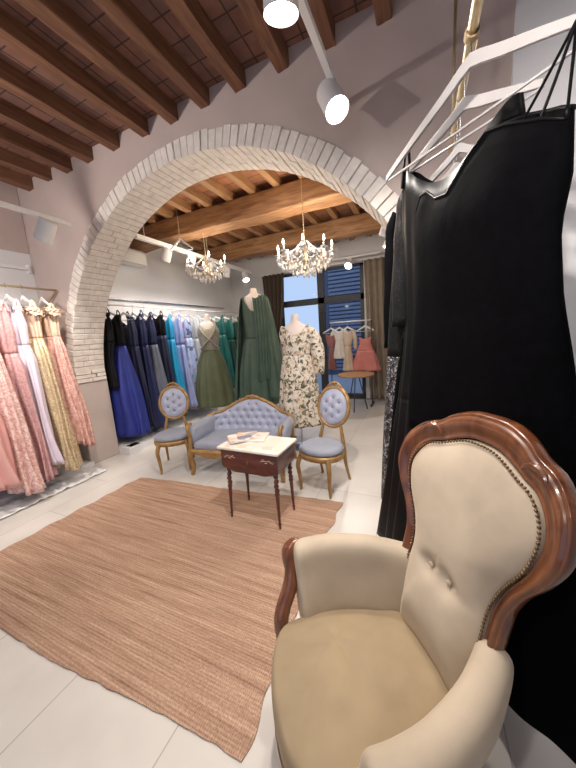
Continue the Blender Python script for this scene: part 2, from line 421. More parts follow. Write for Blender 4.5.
curtain('long beige curtain hanging right of window beside pink skirt', M['curtain'], -1.06, -.18, -.98, -.2, 6.42, 2.93, .03, 7)

# ------------------------------------------------------------------ rug
def make_rug():
    P0 = [Vector((-3.033, .551)), Vector((-.605, .644)), Vector((-.653, 2.394)), Vector((-2.988, 2.181))]
    b = MB(); nx, ny = 90, 70; top = []; c = Vector((-1.82, 1.44))
    for j in range(ny + 1):
        v = j / ny; row = []
        for i in range(nx + 1):
            u = i / nx
            p = P0[0] * (1 - u) * (1 - v) + P0[1] * u * (1 - v) + P0[2] * u * v + P0[3] * (1 - u) * v
            e = noise.noise((u * 9, v * 9, 1)) * .012
            px = p.x + (e + .012 * S(v * 40) if i in (0, nx) else 0) + .02 * S(v * 7 + 1) * u
            py = p.y + (.010 * noise.noise((u * 30, v, 5)) if j in (0, ny) else 0) + .012 * S(u * 9)
            z = .012 + .003 * noise.noise((u * 12, v * 12, 3)) + (-.004 if i in (0, nx) or j in (0, ny) else 0)
            row.append((px - c.x, py - c.y, z))
        top.append(row)
    b.grid(top, False)
    per = top[0] + [rw[-1] for rw in top[1:]] + top[-1][-2::-1] + [rw[0] for rw in top[-2:0:-1]]
    b.grid([per, [(x, y, .001) for x, y, z in per]], True)
    o = b.obj('rug', M['rug'], loc=(c.x, c.y, 0)); o.rotation_euler.z = 0
    tag(o, 'large woven jute rug in streaked reddish brown on the tiled floor', 'rug')
make_rug()

# ------------------------------------------------------------------ armchair
def make_armchair():
    t = thing('armchair', 'large beige velvet armchair with carved walnut back frame and brass nails', 'armchair', (-.119, .878, 0), math.radians(216))
    def surf(w, z, h=0): return Vector((-.27 - .25 * (z - .62) + .6 * w * w + h, w, z))
    hin = [(.176, .585), (.178, .63), (.176, .68), (.182, .74), (.205, .81), (.245, .89), (.264, .96), (.262, 1.01), (.24, 1.055), (.20, 1.09), (.155, 1.104), (.115, 1.122), (.06, 1.143), (0, 1.148)]
    hout = [(.218, .575), (.224, .63), (.226, .69), (.230, .75), (.256, .82), (.304, .90), (.332, .97), (.332, 1.03), (.314, 1.095), (.262, 1.152), (.195, 1.178), (.145, 1.212), (.075, 1.236), (0, 1.240)]
    def full(h): return [(w, z) for w, z in h] + [(-w, z) for w, z in h[-2::-1]]
    fin = [tuple(p) for p in catmull([(w, z, 0) for w, z in full(hin)], 5)]
    fout = [tuple(p) for p in catmull([(w, z, 0) for w, z in full(hout)], 5)]
    # carved wooden frame swept along outline
    prof = [(0, -.02), (0, .008), (.08, .016), (.16, .010), (.30, .014), (.5, .024), (.68, .026), (.80, .018), (.85, .011), (.92, .014), (.98, .004), (1.0, -.015), (.92, -.035), (.5, -.04), (.05, -.035)]
    rows = []
    for (wi, zi, _), (wo_, zo, _) in zip(fin, fout):
        rows.append([surf(lerp(wi, wo_, u), lerp(zi, zo, u), h) for u, h in prof])
    fr = MB().grid(rows, True, True, True)
    o = fr.obj('back_frame', M['mahogany'], t, auto=0, sub=1); o['label'] = 'glossy carved walnut frame'
    # carved shoulder scrolls where the crest breaks
    for s_ in (-1, 1):
        sc = MB()
        p = [surf(s_ * w_, z_, .022) for w_, z_ in ((.155, 1.135), (.175, 1.150), (.20, 1.155), (.225, 1.145), (.24, 1.125))]
        sc.tube(catmull(p, 4), [.004 + .008 * S(PI * i / 16) for i in range(17)], 8)
        sc.obj('crest_carving', M['mahogany'], t)
    # back upholstery
    hc = [(.0, .345), (.09, .345), (.155, .36), (.165, .45), (.174, .54)] + hin
    oc = [(w, z) for w, z in hc] + [(-w, z) for w, z in hc[-2:0:-1]]
    oc = [tuple(p) for p in catmull([(w, z, 0) for w, z in oc], 4, True)]
    NB = 16; rows = []
    btn = [(-.043, .69), (.043, .69)]
    for k in range(NB + 1):
        u = 1 - k / NB; row = []
        for w, z, _ in oc:
            cz = .80 if z > .62 else lerp(.56, .80, max(0, (z - .34) / .28))
            W, Z = w * u, .78 + (z - .78) * u
            h = .012 + .062 * (1 - u ** 3.2)
            # lower lumbar bulge & waist pinch around the two buttons
            h += .03 * math.exp(-((Z - .5) / .1) ** 2) * (1 - u ** 2)
            for bw, bz in btn: h -= .03 * math.exp(-(((W - bw) ** 2 + (Z - bz) ** 2) / .0012))
            h -= .012 * math.exp(-((Z - .69) / .02) ** 2) * (1 - u)
            row.append(surf(W, Z, h))
        rows.append(row)
    bk = MB(); bk.grid([[surf(w, z, -.055) for w, z, _ in oc]] + rows, True, True, True)
    bk.obj('backrest', M['velvet'], t, auto=0, sub=1)
    nl = MB(); pp = [Vector((w, z, 0)) for w, z, _ in fin]; acc = 0; last = pp[0]
    for a, c in zip(pp, pp[1:]):
        L = (c - a).length; 
        k = 0
        while acc <= L:
            q = a + (c - a) * (acc / max(L, 1e-6)); nl.ball(surf(q.x * .985, .8 + (q.y - .8) * .985, .024), .0048, 6); acc += .0125
        acc -= L
    o = nl.obj('nail_trim', M['brass'], t); o['label'] = 'row of aged brass nail heads'
    for bw, bz in btn: MB().ball((0, 0, 0), .011, 10, (.6, 1, 1)).obj('button', M['velvet'], t, loc=surf(bw, bz, .052))
    # seat cushion
    out = [(.385, 0), (.375, .10), (.345, .19), (.30, .245), (.2, .262), (.05, .25), (-.1, .205), (-.2, .165), (-.235, .08), (-.245, 0)]
    out = out + [(a, -l) for a, l in out[-2:0:-1]]
    oc = catmull([(a, l, 0) for a, l in out], 5, True)
    rows = []
    for z, s_ in ((.235, .97), (.26, 1.0), (.31, 1.005), (.35, 1.0), (.372, .975)):
        rows.append([(.06 + (p.x - .06) * s_, p.y * s_, z) for p in oc])
    for k in range(1, 32):
        u = 1 - k / 32; row = []
        for p in oc:
            x, y = .06 + (p.x - .06) * u * .975, p.y * u * .975
            z = .372 + .052 * (1 - u ** 2.4) + .006 * noise.noise((x * 14, y * 14, 0)) + .007 * math.exp(-((x * .5 + y + .02 + .02 * S(x * 20)) / .012) ** 2) * math.exp(-((x - .18) / .12) ** 2) - .006 * math.exp(-((x * .9 - y - .22) / .014) ** 2) * math.exp(-((y + .05) / .1) ** 2) - .005 * math.exp(-((x + y * .2 - .1) / .012) ** 2) * math.exp(-((y + .06) / .09) ** 2)
            row.append((x, y, z))
        rows.append(row)
    o = MB().grid(rows, True, True, True).obj('seat', M['velvet_seat'], t, auto=0, sub=1)
    # piping at the seat edge
    # arms
    for s_ in (-1, 1):
        cl_ = catmull([(-.262, .195, .0), (-.20, .236, 0), (-.10, .290, 0), (.03, .335, 0), (.13, .350, 0), (.195, .350, 0)], 5)
        rows = []; m_ = len(cl_) - 1
        for i, p in enumerate(cl_):
            u = i / m_; tg = cl_[min(i + 1, m_)] - cl_[max(i - 1, 0)]; tg.normalize(); nr = Vector((-tg.y, tg.x, 0))
            ln = lerp(.02, .085, u); zt = .635 + .012 * S(u * PI) + .010 * u; hw = lerp(.05, .060, u)
            pf = [(-.035 - ln, .30), (-.038 - ln, .36), (-.042 - ln * .7, .45), (-hw - ln * .25 + .008, .53), (-hw, .575), (-hw * .88, zt - .025), (-hw * .5, zt - .005), (0, zt + .002), (hw * .5, zt - .005), (hw * .9, zt - .028), (hw, .57), (hw * .85, .53), (.03, .47), (.015 - ln * .3, .36), (.01 - ln * .5, .24), (-.03 - ln, .24)]
            rows.append([(p.x + nr.x * a, s_ * (p.y + nr.y * a), z) for a, z in pf])
        # rounded front end
        last = rows[-1]; cx = [sum(q[k] for q in last) / len(last) for k in range(3)]
        for dx, sc_ in ((.014, .96), (.022, .85), (.026, .6)):
            rows.append([(q[0] + dx, cx[1] + (q[1] - cx[1]) * sc_, cx[2] + (q[2] - cx[2]) * sc_) for q in last])
        MB().grid(rows, True, True, True).obj('armrest', M['velvet'], t, auto=0, sub=1)
        # wooden arm post: scroll at the top, S curve down
        pc = catmull([(.175, s_ * .372, .615), (.205, s_ * .378, .622), (.232, s_ * .374, .600), (.236, s_ * .366, .565), (.232, s_ * .345, .52), (.25, s_ * .318, .465), (.285, s_ * .29, .41), (.305, s_ * .268, .36), (.30, s_ * .258, .28), (.285, s_ * .25, .2)], 4)
        rr = [.016 + .015 * min(1, i / 8) for i in range(len(pc))]
        o = MB().tube(pc, rr, 12, flat=1.15).obj('arm_post', M['mahogany'], t); o['label'] = 'carved walnut scroll'
        MB().tube(catmull([(.285, s_ * .25, .25), (.30, s_ * .255, .17), (.285, s_ * .25, .08), (.31, s_ * .262, .02), (.315, s_ * .265, 0)], 4), [.032 - .02 * i / 16 for i in range(17)], 10).obj('leg', M['mahogany'], t)
        MB().tube([(-.2, s_ * .17, .25), (-.24, s_ * .18, .12), (-.30, s_ * .19, 0)], [.028, .022, .016], 10).obj('leg', M['mahogany'], t)
    rl = MB(); oc2 = [(p.x, p.y, 0) for p in oc]
    rl.grid([[(.06 + (x - .06) * 1.0, y * 1.0, z) for x, y, _ in oc2] for z in (.19, .25)], True, True, True)
    rl.obj('seat_rail', M['mahogany'], t, auto=0)
make_armchair()

# ------------------------------------------------------------------ gilt chairs and settee
def medallion_chair(label, loc, rz, H=1.0):
    t = thing('medallion_chair', label, 'chair', loc, rz, 'gilt medallion chairs')
    # local +X is forward
    def oval(rx, ry, n=28): return [(rx * K(2 * PI * i / n), ry * S(2 * PI * i / n)) for i in range(n)]
    rows = []
    for z, s_ in ((.385, .97), (.42, 1.0), (.445, .97), (.462, .85), (.470, .6), (.474, .3), (.475, .05)):
        rows.append([(x * s_, y * s_ * (1 + .12 * x / .21), z) for x, y in oval(.215, .225)])
    MB().grid(rows, True, True, True).obj('seat', M['blue'], t, sub=1, auto=0)
    rows = [[(x * s_, y * s_ * (1 + .12 * x / .21), z) for x, y in oval(.215, .225)] for z, s_ in ((.34, .95), (.345, 1.0), (.37, 1.02), (.395, 1.0))]
    MB().grid(rows, True, True, True).obj('seat_rail', M['gold'], t, auto=0)
    for sy in (-1, 1):
        MB().tube(catmull([(.155, sy * .15, .37), (.185, sy * .175, .28), (.175, sy * .168, .15), (.165, sy * .165, .04), (.175, sy * .17, 0)], 4), [.027 - .017 * i / 16 for i in range(17)], 8).obj('leg', M['gold'], t)
        MB().tube(catmull([(-.215, sy * .10, .60), (-.20, sy * .125, .48), (-.185, sy * .145, .36), (-.20, sy * .155, .2), (-.26, sy * .165, 0)], 4), [.014 + .008 * S(PI * min(1, i / 14)) for i in range(17)], 8).obj('leg', M['gold'], t)
    # oval back, leaning
    def bp(w, z, h=0): return (-.215 - .22 * (z - .55) + h, w, z)
    cz, rx, rz_ = .775, .158, .185
    n = 36
    rows = []
    for k in range(n):
        a = 2 * PI * k / n; row = []
        for dr, h in ((0, .012), (.012, .022), (.028, .016), (.038, 0), (.028, -.018), (0, -.018)):
            row.append(bp((rx + dr) * K(a), cz + (rz_ + dr) * S(a), h))
        rows.append(row)
    rows.append(rows[0]); MB().grid(rows, True).obj('back_frame', M['gold'], t, auto=0)
    cr = MB()
    for s_ in (-1, 1): cr.tube(catmull([bp(0, 1.022, .01), bp(s_ * .03, 1.018, .014), bp(s_ * .06, .998, .012), bp(s_ * .085, .975, .01)], 4), [.014 - .008 * i / 12 for i in range(13)], 7)
    cr.ball(bp(0, 1.018, .012), .02, 8); cr.obj('crest', M['gold'], t)
    MB().tube([bp(-.09, .60, 0), bp(0, .565, .004), bp(.09, .60, 0)], .014, 8).obj('back_stretcher', M['gold'], t)
    pad = MB(); rows = []; btn = [(0, .775)] + [(.085 * K(a), .775 + .10 * S(a)) for a in [PI / 6 + k * PI / 3 for k in range(6)]]
    for k in range(15):
        u = 1 - k / 14; u = max(u, .01); row = []
        for i in range(48):
            a = 2 * PI * i / 48; w_, z_ = rx * u * K(a), cz + rz_ * u * S(a); h = .012 + .035 * (1 - u ** 2.5)
            for bw, bz in btn: h -= .022 * math.exp(-((w_ - bw) ** 2 + (z_ - bz) ** 2) / .0006)
            row.append(bp(w_, z_, h))
        rows.append(row)
    pad.grid([[bp(rx * K(2 * PI * i / 48), cz + rz_ * S(2 * PI * i / 48), -.02) for i in range(48)]] + rows, True, True, True)
    pad.obj('backrest', M['blue2'], t, auto=0)
    for bw, bz in btn: MB().ball((0, 0, 0), .0085, 8, (.6, 1, 1)).obj('button', M['btn'], t, loc=bp(bw, bz, .028))
    return t
medallion_chair('gilt oval-back chair with blue-grey seat standing right of the small table', (-.88, 2.64, 0), math.radians(257))
medallion_chair('gilt oval-back chair with blue-grey seat at left end of the settee', (-2.76, 2.56, 0), math.radians(306))

def settee():
    t = thing('settee', 'small gilt settee with pale blue deep-buttoned back and scrolled arms', 'settee', (-1.90, 2.79, 0), math.radians(278))
    W = .575; D = .27
    rows = []
    def rr(hw, hd, n=10):
        p = []
        for cx, cy, a0 in ((hd - .05, hw - .05, 0), (-hd + .05, hw - .05, PI / 2), (-hd + .05, -hw + .05, PI), (hd - .05, -hw + .05, 1.5 * PI)):
            for k in range(5): a = a0 + PI / 2 * k / 4; p.append((cx + .05 * K(a), cy + .05 * S(a)))
        return p
    for z, s_ in ((.30, .99), (.34, 1), (.375, .99), (.39, .95), (.398, .8), (.40, .4)):
        rows.append([(x * s_, y * s_, z) for x, y in rr(W - .04, D)])
    MB().grid(rows, True, True, True).obj('seat', M['blue'], t, auto=0)
    b = MB(); rows = []
    n = 40
    for i in range(n + 1):
        u = i / n; y = lerp(-W, W, u); z0 = .245 + .025 * K(u * 4 * PI) ; 
        rows.append([(D - .01, y, z0), (D + .02, y, z0), (D + .025, y, .29), (D + .012, y, .315), (D - .02, y, .315)])
    b.grid(rows, True, True, True)
    b.box((0, -W + .015, .29), (2 * D, .03, .05)); b.box((0, W - .015, .29), (2 * D, .03, .05)); b.box((-D + .01, 0, .29), (.03, 2 * W, .05))
    b.obj('seat_rail', M['gold'], t, auto=30)
    # back: rising to a central crest
    def topz(y):
        a = abs(y) / W
        return (.575) + .205 * (0.5 + .5 * K(PI * min(1, a * 1.05))) ** .8 + .02 * math.exp(-((a - .86) / .1) ** 2)
    def bp(y, z, h=0): return (-D - .01 - .2 * (z - .4) + h + .16 * (abs(y) / W) ** 4, y, z)
    bt = []
    for r_ in range(4):
        zz = .45 + r_ * .085
        for k in range(-5, 6):
            y = (k + (.5 if r_ % 2 else 0)) * .105
            if abs(y) < W - .07 and zz < topz(y) - .05: bt.append((y, zz))
    rows = []; ny = 84; nz = 28
    for j in range(nz + 1):
        v = j / nz; row = []
        for i in range(ny + 1):
            y = lerp(-W + .03, W - .03, i / ny); z = lerp(.36, topz(y) - .015, v)
            h = .03 * min(1, 8 * v * 1.0 + .3) * min(1, (1 - v) * 8 + .2)
            for by, bz in bt:
                d2 = (y - by) ** 2 + (z - bz) ** 2
                if d2 < .006: h -= .026 * math.exp(-d2 / .0008)
            row.append(bp(y, z, h))
        rows.append(row)
    front = rows; bk = [[bp(p[1], p[2], -.04) for p in r_] for r_ in rows]
    g = MB(); g.grid(front, False); g.grid(bk[::-1], False)
    per = lambda R_: R_[0] + [q[-1] for q in R_[1:]] + R_[-1][-2::-1] + [q[0] for q in R_[-2:0:-1]]
    g.grid([per(front), per(bk)], True)
    g.obj('backrest', M['blue2'], t, auto=0)
    for by, bz in bt: MB().ball((0, 0, 0), .008, 6).obj('button', M['btn'], t, loc=bp(by, bz, .010))
    fr = MB(); ln = [bp(lerp(-W, W, i / 60), topz(lerp(-W, W, i / 60)), 0) for i in range(61)]
    fr.tube(ln, [.021 + .004 * S(i * .9) for i in range(61)], 8)
    for s_ in (-1, 1):
        fr.tube(catmull([bp(0, topz(0) + .015, .012), bp(s_ * .05, topz(0) + .022, .02), bp(s_ * .11, topz(.11) + .01, .018), bp(s_ * .15, topz(.15), .012)], 4), [.018 - .01 * i / 12 for i in range(13)], 7)
        fr.tube([bp(s_ * (W - .0), topz(W), 0), bp(s_ * W, .30, 0)], .02, 8)
    fr.ball(bp(0, topz(0) + .02, .012), .026, 8, (.7, 1.3, 1)); o = fr.obj('back_frame', M['gold'], t, auto=0)
    for s_ in (-1, 1):
        rows = []
        for i in range(13):
            u = i / 12; x = lerp(-D + .02, D - .02, u); zt = .60 - .035 * u; y0 = W - .045
            ps = [(-.045, .33), (-.05, .45), (-.055, .53), (-.04, zt - .01), (0, zt), (.04, zt - .01), (.05, .53), (.035, .45), (.02, .33)]
            rows.append([(x, s_ * (y0 + a + .02 * u), z) for a, z in ps])
        MB().grid(rows, True, True, True).obj('armrest', M['blue'], t, auto=0)
        MB().tube(catmull([(D - .06, s_ * (W - .02), .60), (D - .01, s_ * (W - .02), .595), (D + .012, s_ * (W - .02), .55), (D - .01, s_ * (W - .025), .47), (D + .005, s_ * (W - .03), .38), (D - .0, s_ * (W - .03), .30)], 4), .022, 8).obj('arm_post', M['gold'], t)
        MB().tube(catmull([(D - .02, s_ * (W - .035), .31), (D + .015, s_ * (W - .02), .22), (D - .005, s_ * (W - .03), .1), (D + .01, s_ * (W - .02), .02), (D + .018, s_ * (W - .02), 0)], 4), [.036 - .018 * i / 16 for i in range(17)], 8).obj('leg', M['gold'], t)
        MB().tube([(-D + .02, s_ * (W - .04), .3), (-D, s_ * (W - .04), .12), (-D - .05, s_ * (W - .03), 0)], [.026, .02, .015], 8).obj('leg', M['gold'], t)
settee()

# ------------------------------------------------------------------ small table with magazines
def work_table():
    t = thing('side_table', 'small dark mahogany box table with pale stone top and turned legs', 'table', (-1.245, 2.02, .013), math.radians(-1.5))
    tp = MB().box((0, 0, .645), (.575, .36, .022)).obj('tabletop', M['marble'], t, smooth=False, bevel=.006); tp['label'] = 'pale marbled top'
    b = MB(); rows = []; hx, hy = .265, .155
    def rim(z, s_=1, wav=0):
        p = []
        for k in range(16): u = k / 16; p.append((lerp(-hx, hx, u) * s_, -hy * s_ - .012 * S(PI * u), z + wav * K(u * 4 * PI)))
        for k in range(6): u = k / 6; p.append((hx * s_, lerp(-hy, hy, u) * s_, z + wav))
        for k in range(16): u = k / 16; p.append((lerp(hx, -hx, u) * s_, hy * s_ + .012 * S(PI * u), z + wav * K(u * 4 * PI)))
        for k in range(6): u = k / 6; p.append((-hx * s_, lerp(hy, -hy, u) * s_, z + wav))
        return p
    b.grid([rim(.452, .95, .010), rim(.47, 1.0, .010), rim(.50, 1.01), rim(.62, 1.01), rim(.634, .99)], True, True, True)
    b.obj('box', M['mahog2'], t, auto=30)
    M['paint'] = simple('painted_flowers', (.62, .40, .26), .6, var=.3, ns=60)
    for s_ in (-1, 1):
        ins = MB()
        for k in range(9):
            ins.ball((s_ * (.13 + .012 * k), -hy - .014 + .0055 * abs(k - 4) / 4, .575 + .012 * S(k * 1.4)), .0075 - .0004 * k, 6, (1.3, .3, .7))
        ins.tube([(s_ * .12, -hy - .010, .57), (s_ * .17, -hy - .008, .58), (s_ * .24, -hy - .002, .57)], .002, 5)
        ins.obj('floral_inlay', M['paint'], t)
    kh = MB().ball((0, -hy - .016, .545), .011, 8, (.8, .3, 1.4)); kh.obj('keyhole_plate', M['brass'], t)
    for sx in (-1, 1):
        for sy in (-1, 1):
            lg = MB(); rows = []; x, y = sx * .225, sy * .125
            for i in range(80):
                z = lerp(.46, 0, i / 79); 
                if z > .30:
                    r0 = .0125 + .0085 * abs(S((z - .30) * PI / .04)); of = .002; ph = z * 62; cx, cy = of * K(ph), of * S(ph)
                else:
                    r0 = lerp(.0085, .017, z / .30); cx = cy = 0
                    if .285 < z: r0 = .021
                    if .03 < z < .045: r0 = .014
                rows.append([(x + sx * .012 * (1 - z / .46) + cx + r0 * K(2 * PI * k / 10), y + sy * .012 * (1 - z / .46) + cy + r0 * S(2 * PI * k / 10), z) for k in range(10)])
            lg.grid(rows, True, True, True).obj('leg', M['mahog2'], t, auto=0)
work_table()
M['paper'] = simple('paper_white', (.82, .80, .78), .7, var=.02, bs=0)
M['cover1'] = speckle('magazine_cover', (.80, .68, .60), [(.74, .52, .40), (.45, .42, .43), (.82, .76, .70), (.66, .40, .30)], 14, .35, thresh=.35, bs=0)
M['cover2'] = speckle('magazine_cover_light', (.80, .74, .68), [(.82, .70, .58), (.75, .52, .36), (.84, .80, .76)], 9, .35, thresh=.5, bs=0)
for label, x, y, z, w_, d_, h_, rz, cv in (
        ('open pale magazine lying under the other on the table top', -1.36, 2.10, .6705, .30, .22, .010, .25, 'cover2'),
        ('white magazine with photo cover on top of the pile', -1.40, 2.06, .6815, .27, .20, .012, .75, 'cover1')):
    t = thing('magazine', label, 'magazine', (x, y, z), rz, 'magazines on the small table')
    MB().box((0, 0, h_ / 2), (w_ * .985, d_ * .985, h_ - .002)).obj('pages', M['paper'], t, smooth=False)
    MB().box((0, 0, h_), (w_, d_, .0016)).obj('cover', M[cv], t, smooth=False)
    MB().box((0, -d_ * .1, h_ + .0012), (w_ * .45, d_ * .35, .0006)).obj('cover_photo', M['cover1' if cv == 'cover2' else 'slat'], t, smooth=False)

# ------------------------------------------------------------------ hangers and clothes
def make_hanger(label, loc, rz, hw=.21, drop=.10, group=None, bar=True, mat=None, k=1.0, lh=.12, cat='hanger', pleat=False):
    """loc is the centre of the rail; hub hangs lh below"""
    mat = mat or M['plastic']
    t = thing('clothes_hanger', label, cat, loc, rz, group)
    a = MB(); n = 12
    up = []; 
    for i in range(-n, n + 1):
        u = i / n; up.append((u * hw, 0, -lh - drop * abs(u) ** 1.15 + .012 * math.exp(-(u * 6) ** 2)))
    rows = []
    for (x, y, z) in up:
        u = abs(x) / hw; hh = lerp(.020, .010, u) * k; tt = .006 * k
        rows.append([(x, -tt, z - hh), (x, -tt, z + hh), (x, tt, z + hh), (x, tt, z - hh)])
    a.grid(rows, True, True, True); a.obj('shoulder_arms', mat, t, smooth=False, bevel=.002)
    if bar:
        MB().tube([(-hw * .97, 0, -lh - drop - .012), (hw * .97, 0, -lh - drop - .012)], .0045 * k, 8).obj('trouser_bar', mat, t)
    hk = [(0, 0, -lh + .01), (0, 0, -lh + .04)] + [(.018 * k * S(q), 0, .0 + .0 - .018 * k * K(q) + 0) for q in [0.0 + .55 * j for j in range(0, 9)]]
    hk = [(0, 0, -lh), (0, 0, -.05)] + [(.022 * S(q), 0, -.022 * K(q)) for q in [.0, .6, 1.2, 1.8, 2.4, 3.1, 3.7, 4.3]]
    MB().tube(hk, .0022 * max(1, k), 6).obj('hook', M['steel'], t)
    return t

def gown(name, label, cat, loc, rz, top, hem, prof, mats, pleat=(.08, 14), n=64, waist=.0, neck=(.03, .0), group=None, straps=None,
         sleeves=None, belt=None, sway=(0, 0), seed=0, open_top=True, hemwave=.0, fold=.0, nv=26, lip=None, necktab=None, pmin=.12):
    """prof rows: (z above hem, half width, half depth). top/hem are heights. One loft below the waist (skirt), one above (bodice)."""
    t = thing(name, label, cat, (loc[0], loc[1], hem), rz, group)
    H = top - hem; rr = random.Random(seed); ph = [rr.random() * 6.28 for _ in range(6)]
    def pt(a, z, extra=0):
        w_, d_ = interp(prof, z)
        v = 1 - z / H
        fall = max(0, min(1, (waist - z) / max(waist, .01))) if waist else v
        am = pleat[0] * (pmin + (1 - pmin) * fall ** .7)
        rad = 1 + am * S(pleat[1] * a + ph[0] + .8 * S(2 * a + ph[1] + v)) + am * .5 * S(pleat[1] * .47 * a + ph[2] + v * 1.5) + .03 * S(3 * a + ph[3] + v * 3)
        ca, sa = K(a), S(a)
        x = (w_ + extra) * (abs(ca) ** .85) * (1 if ca >= 0 else -1) * (1 + (rad - 1) * .35)
        y = (d_ + extra) * sa * rad + fold * S(x * 26 + ph[4]) * fall * .5
        return (x + sway[0] * v * v, y + sway[1] * v * v)
    def ztop(a, z1):
        zt = z1 - neck[0] * (1 - abs(K(a)) ** 1.5) + neck[1] * abs(S(2 * a)) ** 2
        if necktab:
            xx = interp(prof, z1)[0] * (abs(K(a)) ** .85) * (1 if K(a) >= 0 else -1)
            zt = interp(necktab, xx)[0] - hem - (.03 if S(a) > .2 else 0)
        return zt
    def loft(z0, z1, nvv, topneck=False, hemw=False, extra=0):
        rows = []
        for i in range(nvv + 1):
            u = i / nvv; row = []
            for j in range(n):
                a = 2 * PI * j / n; zt = z1
                if topneck:
                    zt = ztop(a, z1)
                zb = z0 + (hemwave * S(3 * a + ph[5]) if hemw else 0)
                z = lerp(zb, zt, u); x, y = pt(a, z, extra); row.append((x, y, z))
            rows.append(row)
        return MB().grid(rows, True)
    wz = waist if waist else H * .62
    loft(0, wz + .004, nv, hemw=True).obj('skirt', mats[0], t, auto=0, solid=.004)
    bo_ = loft(wz - .004, H, max(8, nv // 2), True)
    bo_.obj('bodice', mats[1], t, auto=0, solid=.005)
    if belt:
        loft(wz - .02, wz + .02, 3, extra=.006).obj('belt', belt, t, auto=0, solid=.004)
    if lip:
        rows = [];
        lp = MB(); pts_ = []
        for j in range(n + 1):
            a = 2 * PI * j / n; zt = ztop(a, H)
            x, y = pt(a, zt, .002); pts_.append((x, y, zt))
        lp.tube(pts_, .006, 6, caps=False); lp.obj('neckline_piping', lip, t, auto=0)
    if straps:
        for sx, zz, m_, r_ in straps:
            x0, y0 = pt(0 if sx > 0 else PI, H)
            w_ = interp(prof, H)[0]
            for sy in (-1, 1):
                MB().tube(catmull([(sx * w_, sy * .03, H - neck[0] * .5), (sx * w_ * .99, sy * .015, H + zz * .6), (sx * w_ * .95, 0, H + zz)], 4), r_, 6).obj('strap', m_, t)
    if sleeves:
        L, m_, r0, r1, out_ = sleeves
        w_ = interp(prof, H)[0]
        for sx in (-1, 1):
            pts_ = catmull([(sx * (w_ - .03), 0, H - .02), (sx * (w_ + out_ * .5), .0, H - .1), (sx * (w_ + out_), .01, H - L * .5), (sx * (w_ + out_), .02, H - L)], 5)
            k_ = len(pts_)
            MB().tube(pts_, [lerp(r0, r1, i / (k_ - 1)) * (1 + .06 * S(i * 1.7)) for i in range(k_)], 12).obj('sleeve', m_, t, auto=0)
    return t

# rails
RX, RZ = .156, 2.535
t = thing('clothes_rail', 'gold tubular rail carrying the black dresses at right', 'clothes rail', (RX, 1.2, RZ))
MB().tube([(0, y, .004 * S(y * 9)) for y in [-1.35 + k * .1 for k in range(24)]], .0165, 12).obj('tube', M['goldrod'], t)
for y in (-.02, .19, .6): MB().tube([(0, y - .012, 0), (0, y, 0), (0, y + .012, 0)], [.0165, .021, .0165], 12).obj('joint_ring', M['goldrod'], t)
for y in (-1.2, .9): MB().tube([(0, y, 0), (0, y, ZJ - RZ + .02)], .008, 8).obj('suspension_rod', M['goldrod'], t)
tw = MB()
for k in range(5): tw.tube([(.022 * K(q), -.02 + k * .007 + .004 * S(q), .022 * S(q)) for q in [j * PI / 5 for j in range(11)]], .0028, 5)
tw.tube([(.02, -.01, .0), (.012, .0, -.05), (.0, .02, -.10)], .003, 5)
o = tw.obj('twine_wrap', M['twine'], loc=(RX, 1.395, RZ)); tag(o, 'beige twine knotted round the gold rail above the big white hanger', 'twine')

HUB = (.156, 1.40)
make_hanger('large white hanger holding the strapless black gown nearest the armchair', (HUB[0], HUB[1], RZ), math.radians(138), hw=.42, drop=.175, k=1.15, lh=.085)
make_hanger('white hanger directly behind the large one, mostly hidden by black straps', (RX, 1.55, RZ), math.radians(140), hw=.27, drop=.10, k=1.2, lh=.13)
make_hanger('white hanger third on the gold rail, between black lace shoulders', (RX, 1.69, RZ), math.radians(146), hw=.20, drop=.1, k=1.0, lh=.22, bar=False)
make_hanger('white hanger fourth on the gold rail, above the sequined hem gown', (RX, 1.82, RZ), math.radians(150), hw=.18, drop=.09, k=1.0, lh=.24, bar=False)
make_hanger('white hanger last on gold rail, under the long-sleeved black dress', (RX, 1.96, RZ), math.radians(155), hw=.20, drop=.09, k=1.0, lh=.20, bar=False)
gown('evening_gown', 'strapless sweetheart black evening gown behind the armchair, closest to it', 'dress', (.173, 1.387), math.radians(126), 2.10, .24,
     [(0, .45, .12), (.3, .43, .11), (.66, .41, .095), (.96, .39, .085), (1.2, .355, .07), (1.36, .325, .065), (1.56, .305, .075), (1.7, .325, .085), (1.86, .32, .05), (1.98, .30, .03)],
     (M['black'], M['black']), pleat=(.14, 9), n=220, nv=40, waist=.80, necktab=[(-.33, 2.08), (-.27, 2.125), (-.17, 2.175), (-.09, 2.20), (-.02, 2.155), (.05, 2.07), (.12, 2.085), (.20, 2.145), (.26, 2.155), (.33, 2.09)], seed=3, lip=M['black_satin'], sway=(-.13, 0))
gown('evening_gown', 'black satin gown with ruched straps, second from armchair on the gold rail', 'dress', (.12, 1.57), math.radians(138), 2.31, .16,
     [(0, .44, .09), (.6, .35, .08), (1.2, .26, .07), (1.45, .235, .065), (1.85, .26, .065), (2.1, .27, .05), (2.19, .24, .035)],
     (M['black_satin'], M['black_satin']), pleat=(.25, 15), n=140, waist=1.0, neck=(.16, .03), straps=[(1, .10, M['black_satin'], .007)], seed=5)
gown('evening_gown', 'black lace dress with belted waist between satin gown and long-sleeved dress', 'dress', (.10, 1.69), math.radians(148), 2.27, .20,
     [(0, .36, .08), (.6, .30, .075), (1.1, .25, .07), (1.35, .205, .06), (1.65, .22, .06), (2.07, .19, .04)],
     (M['black'], M['black_lace']), pleat=(.2, 12), n=100, waist=1.3, belt=M['black_lace'], neck=(.1, .0), sleeves=(.72, M['black_lace'], .045, .06, .02), seed=8)
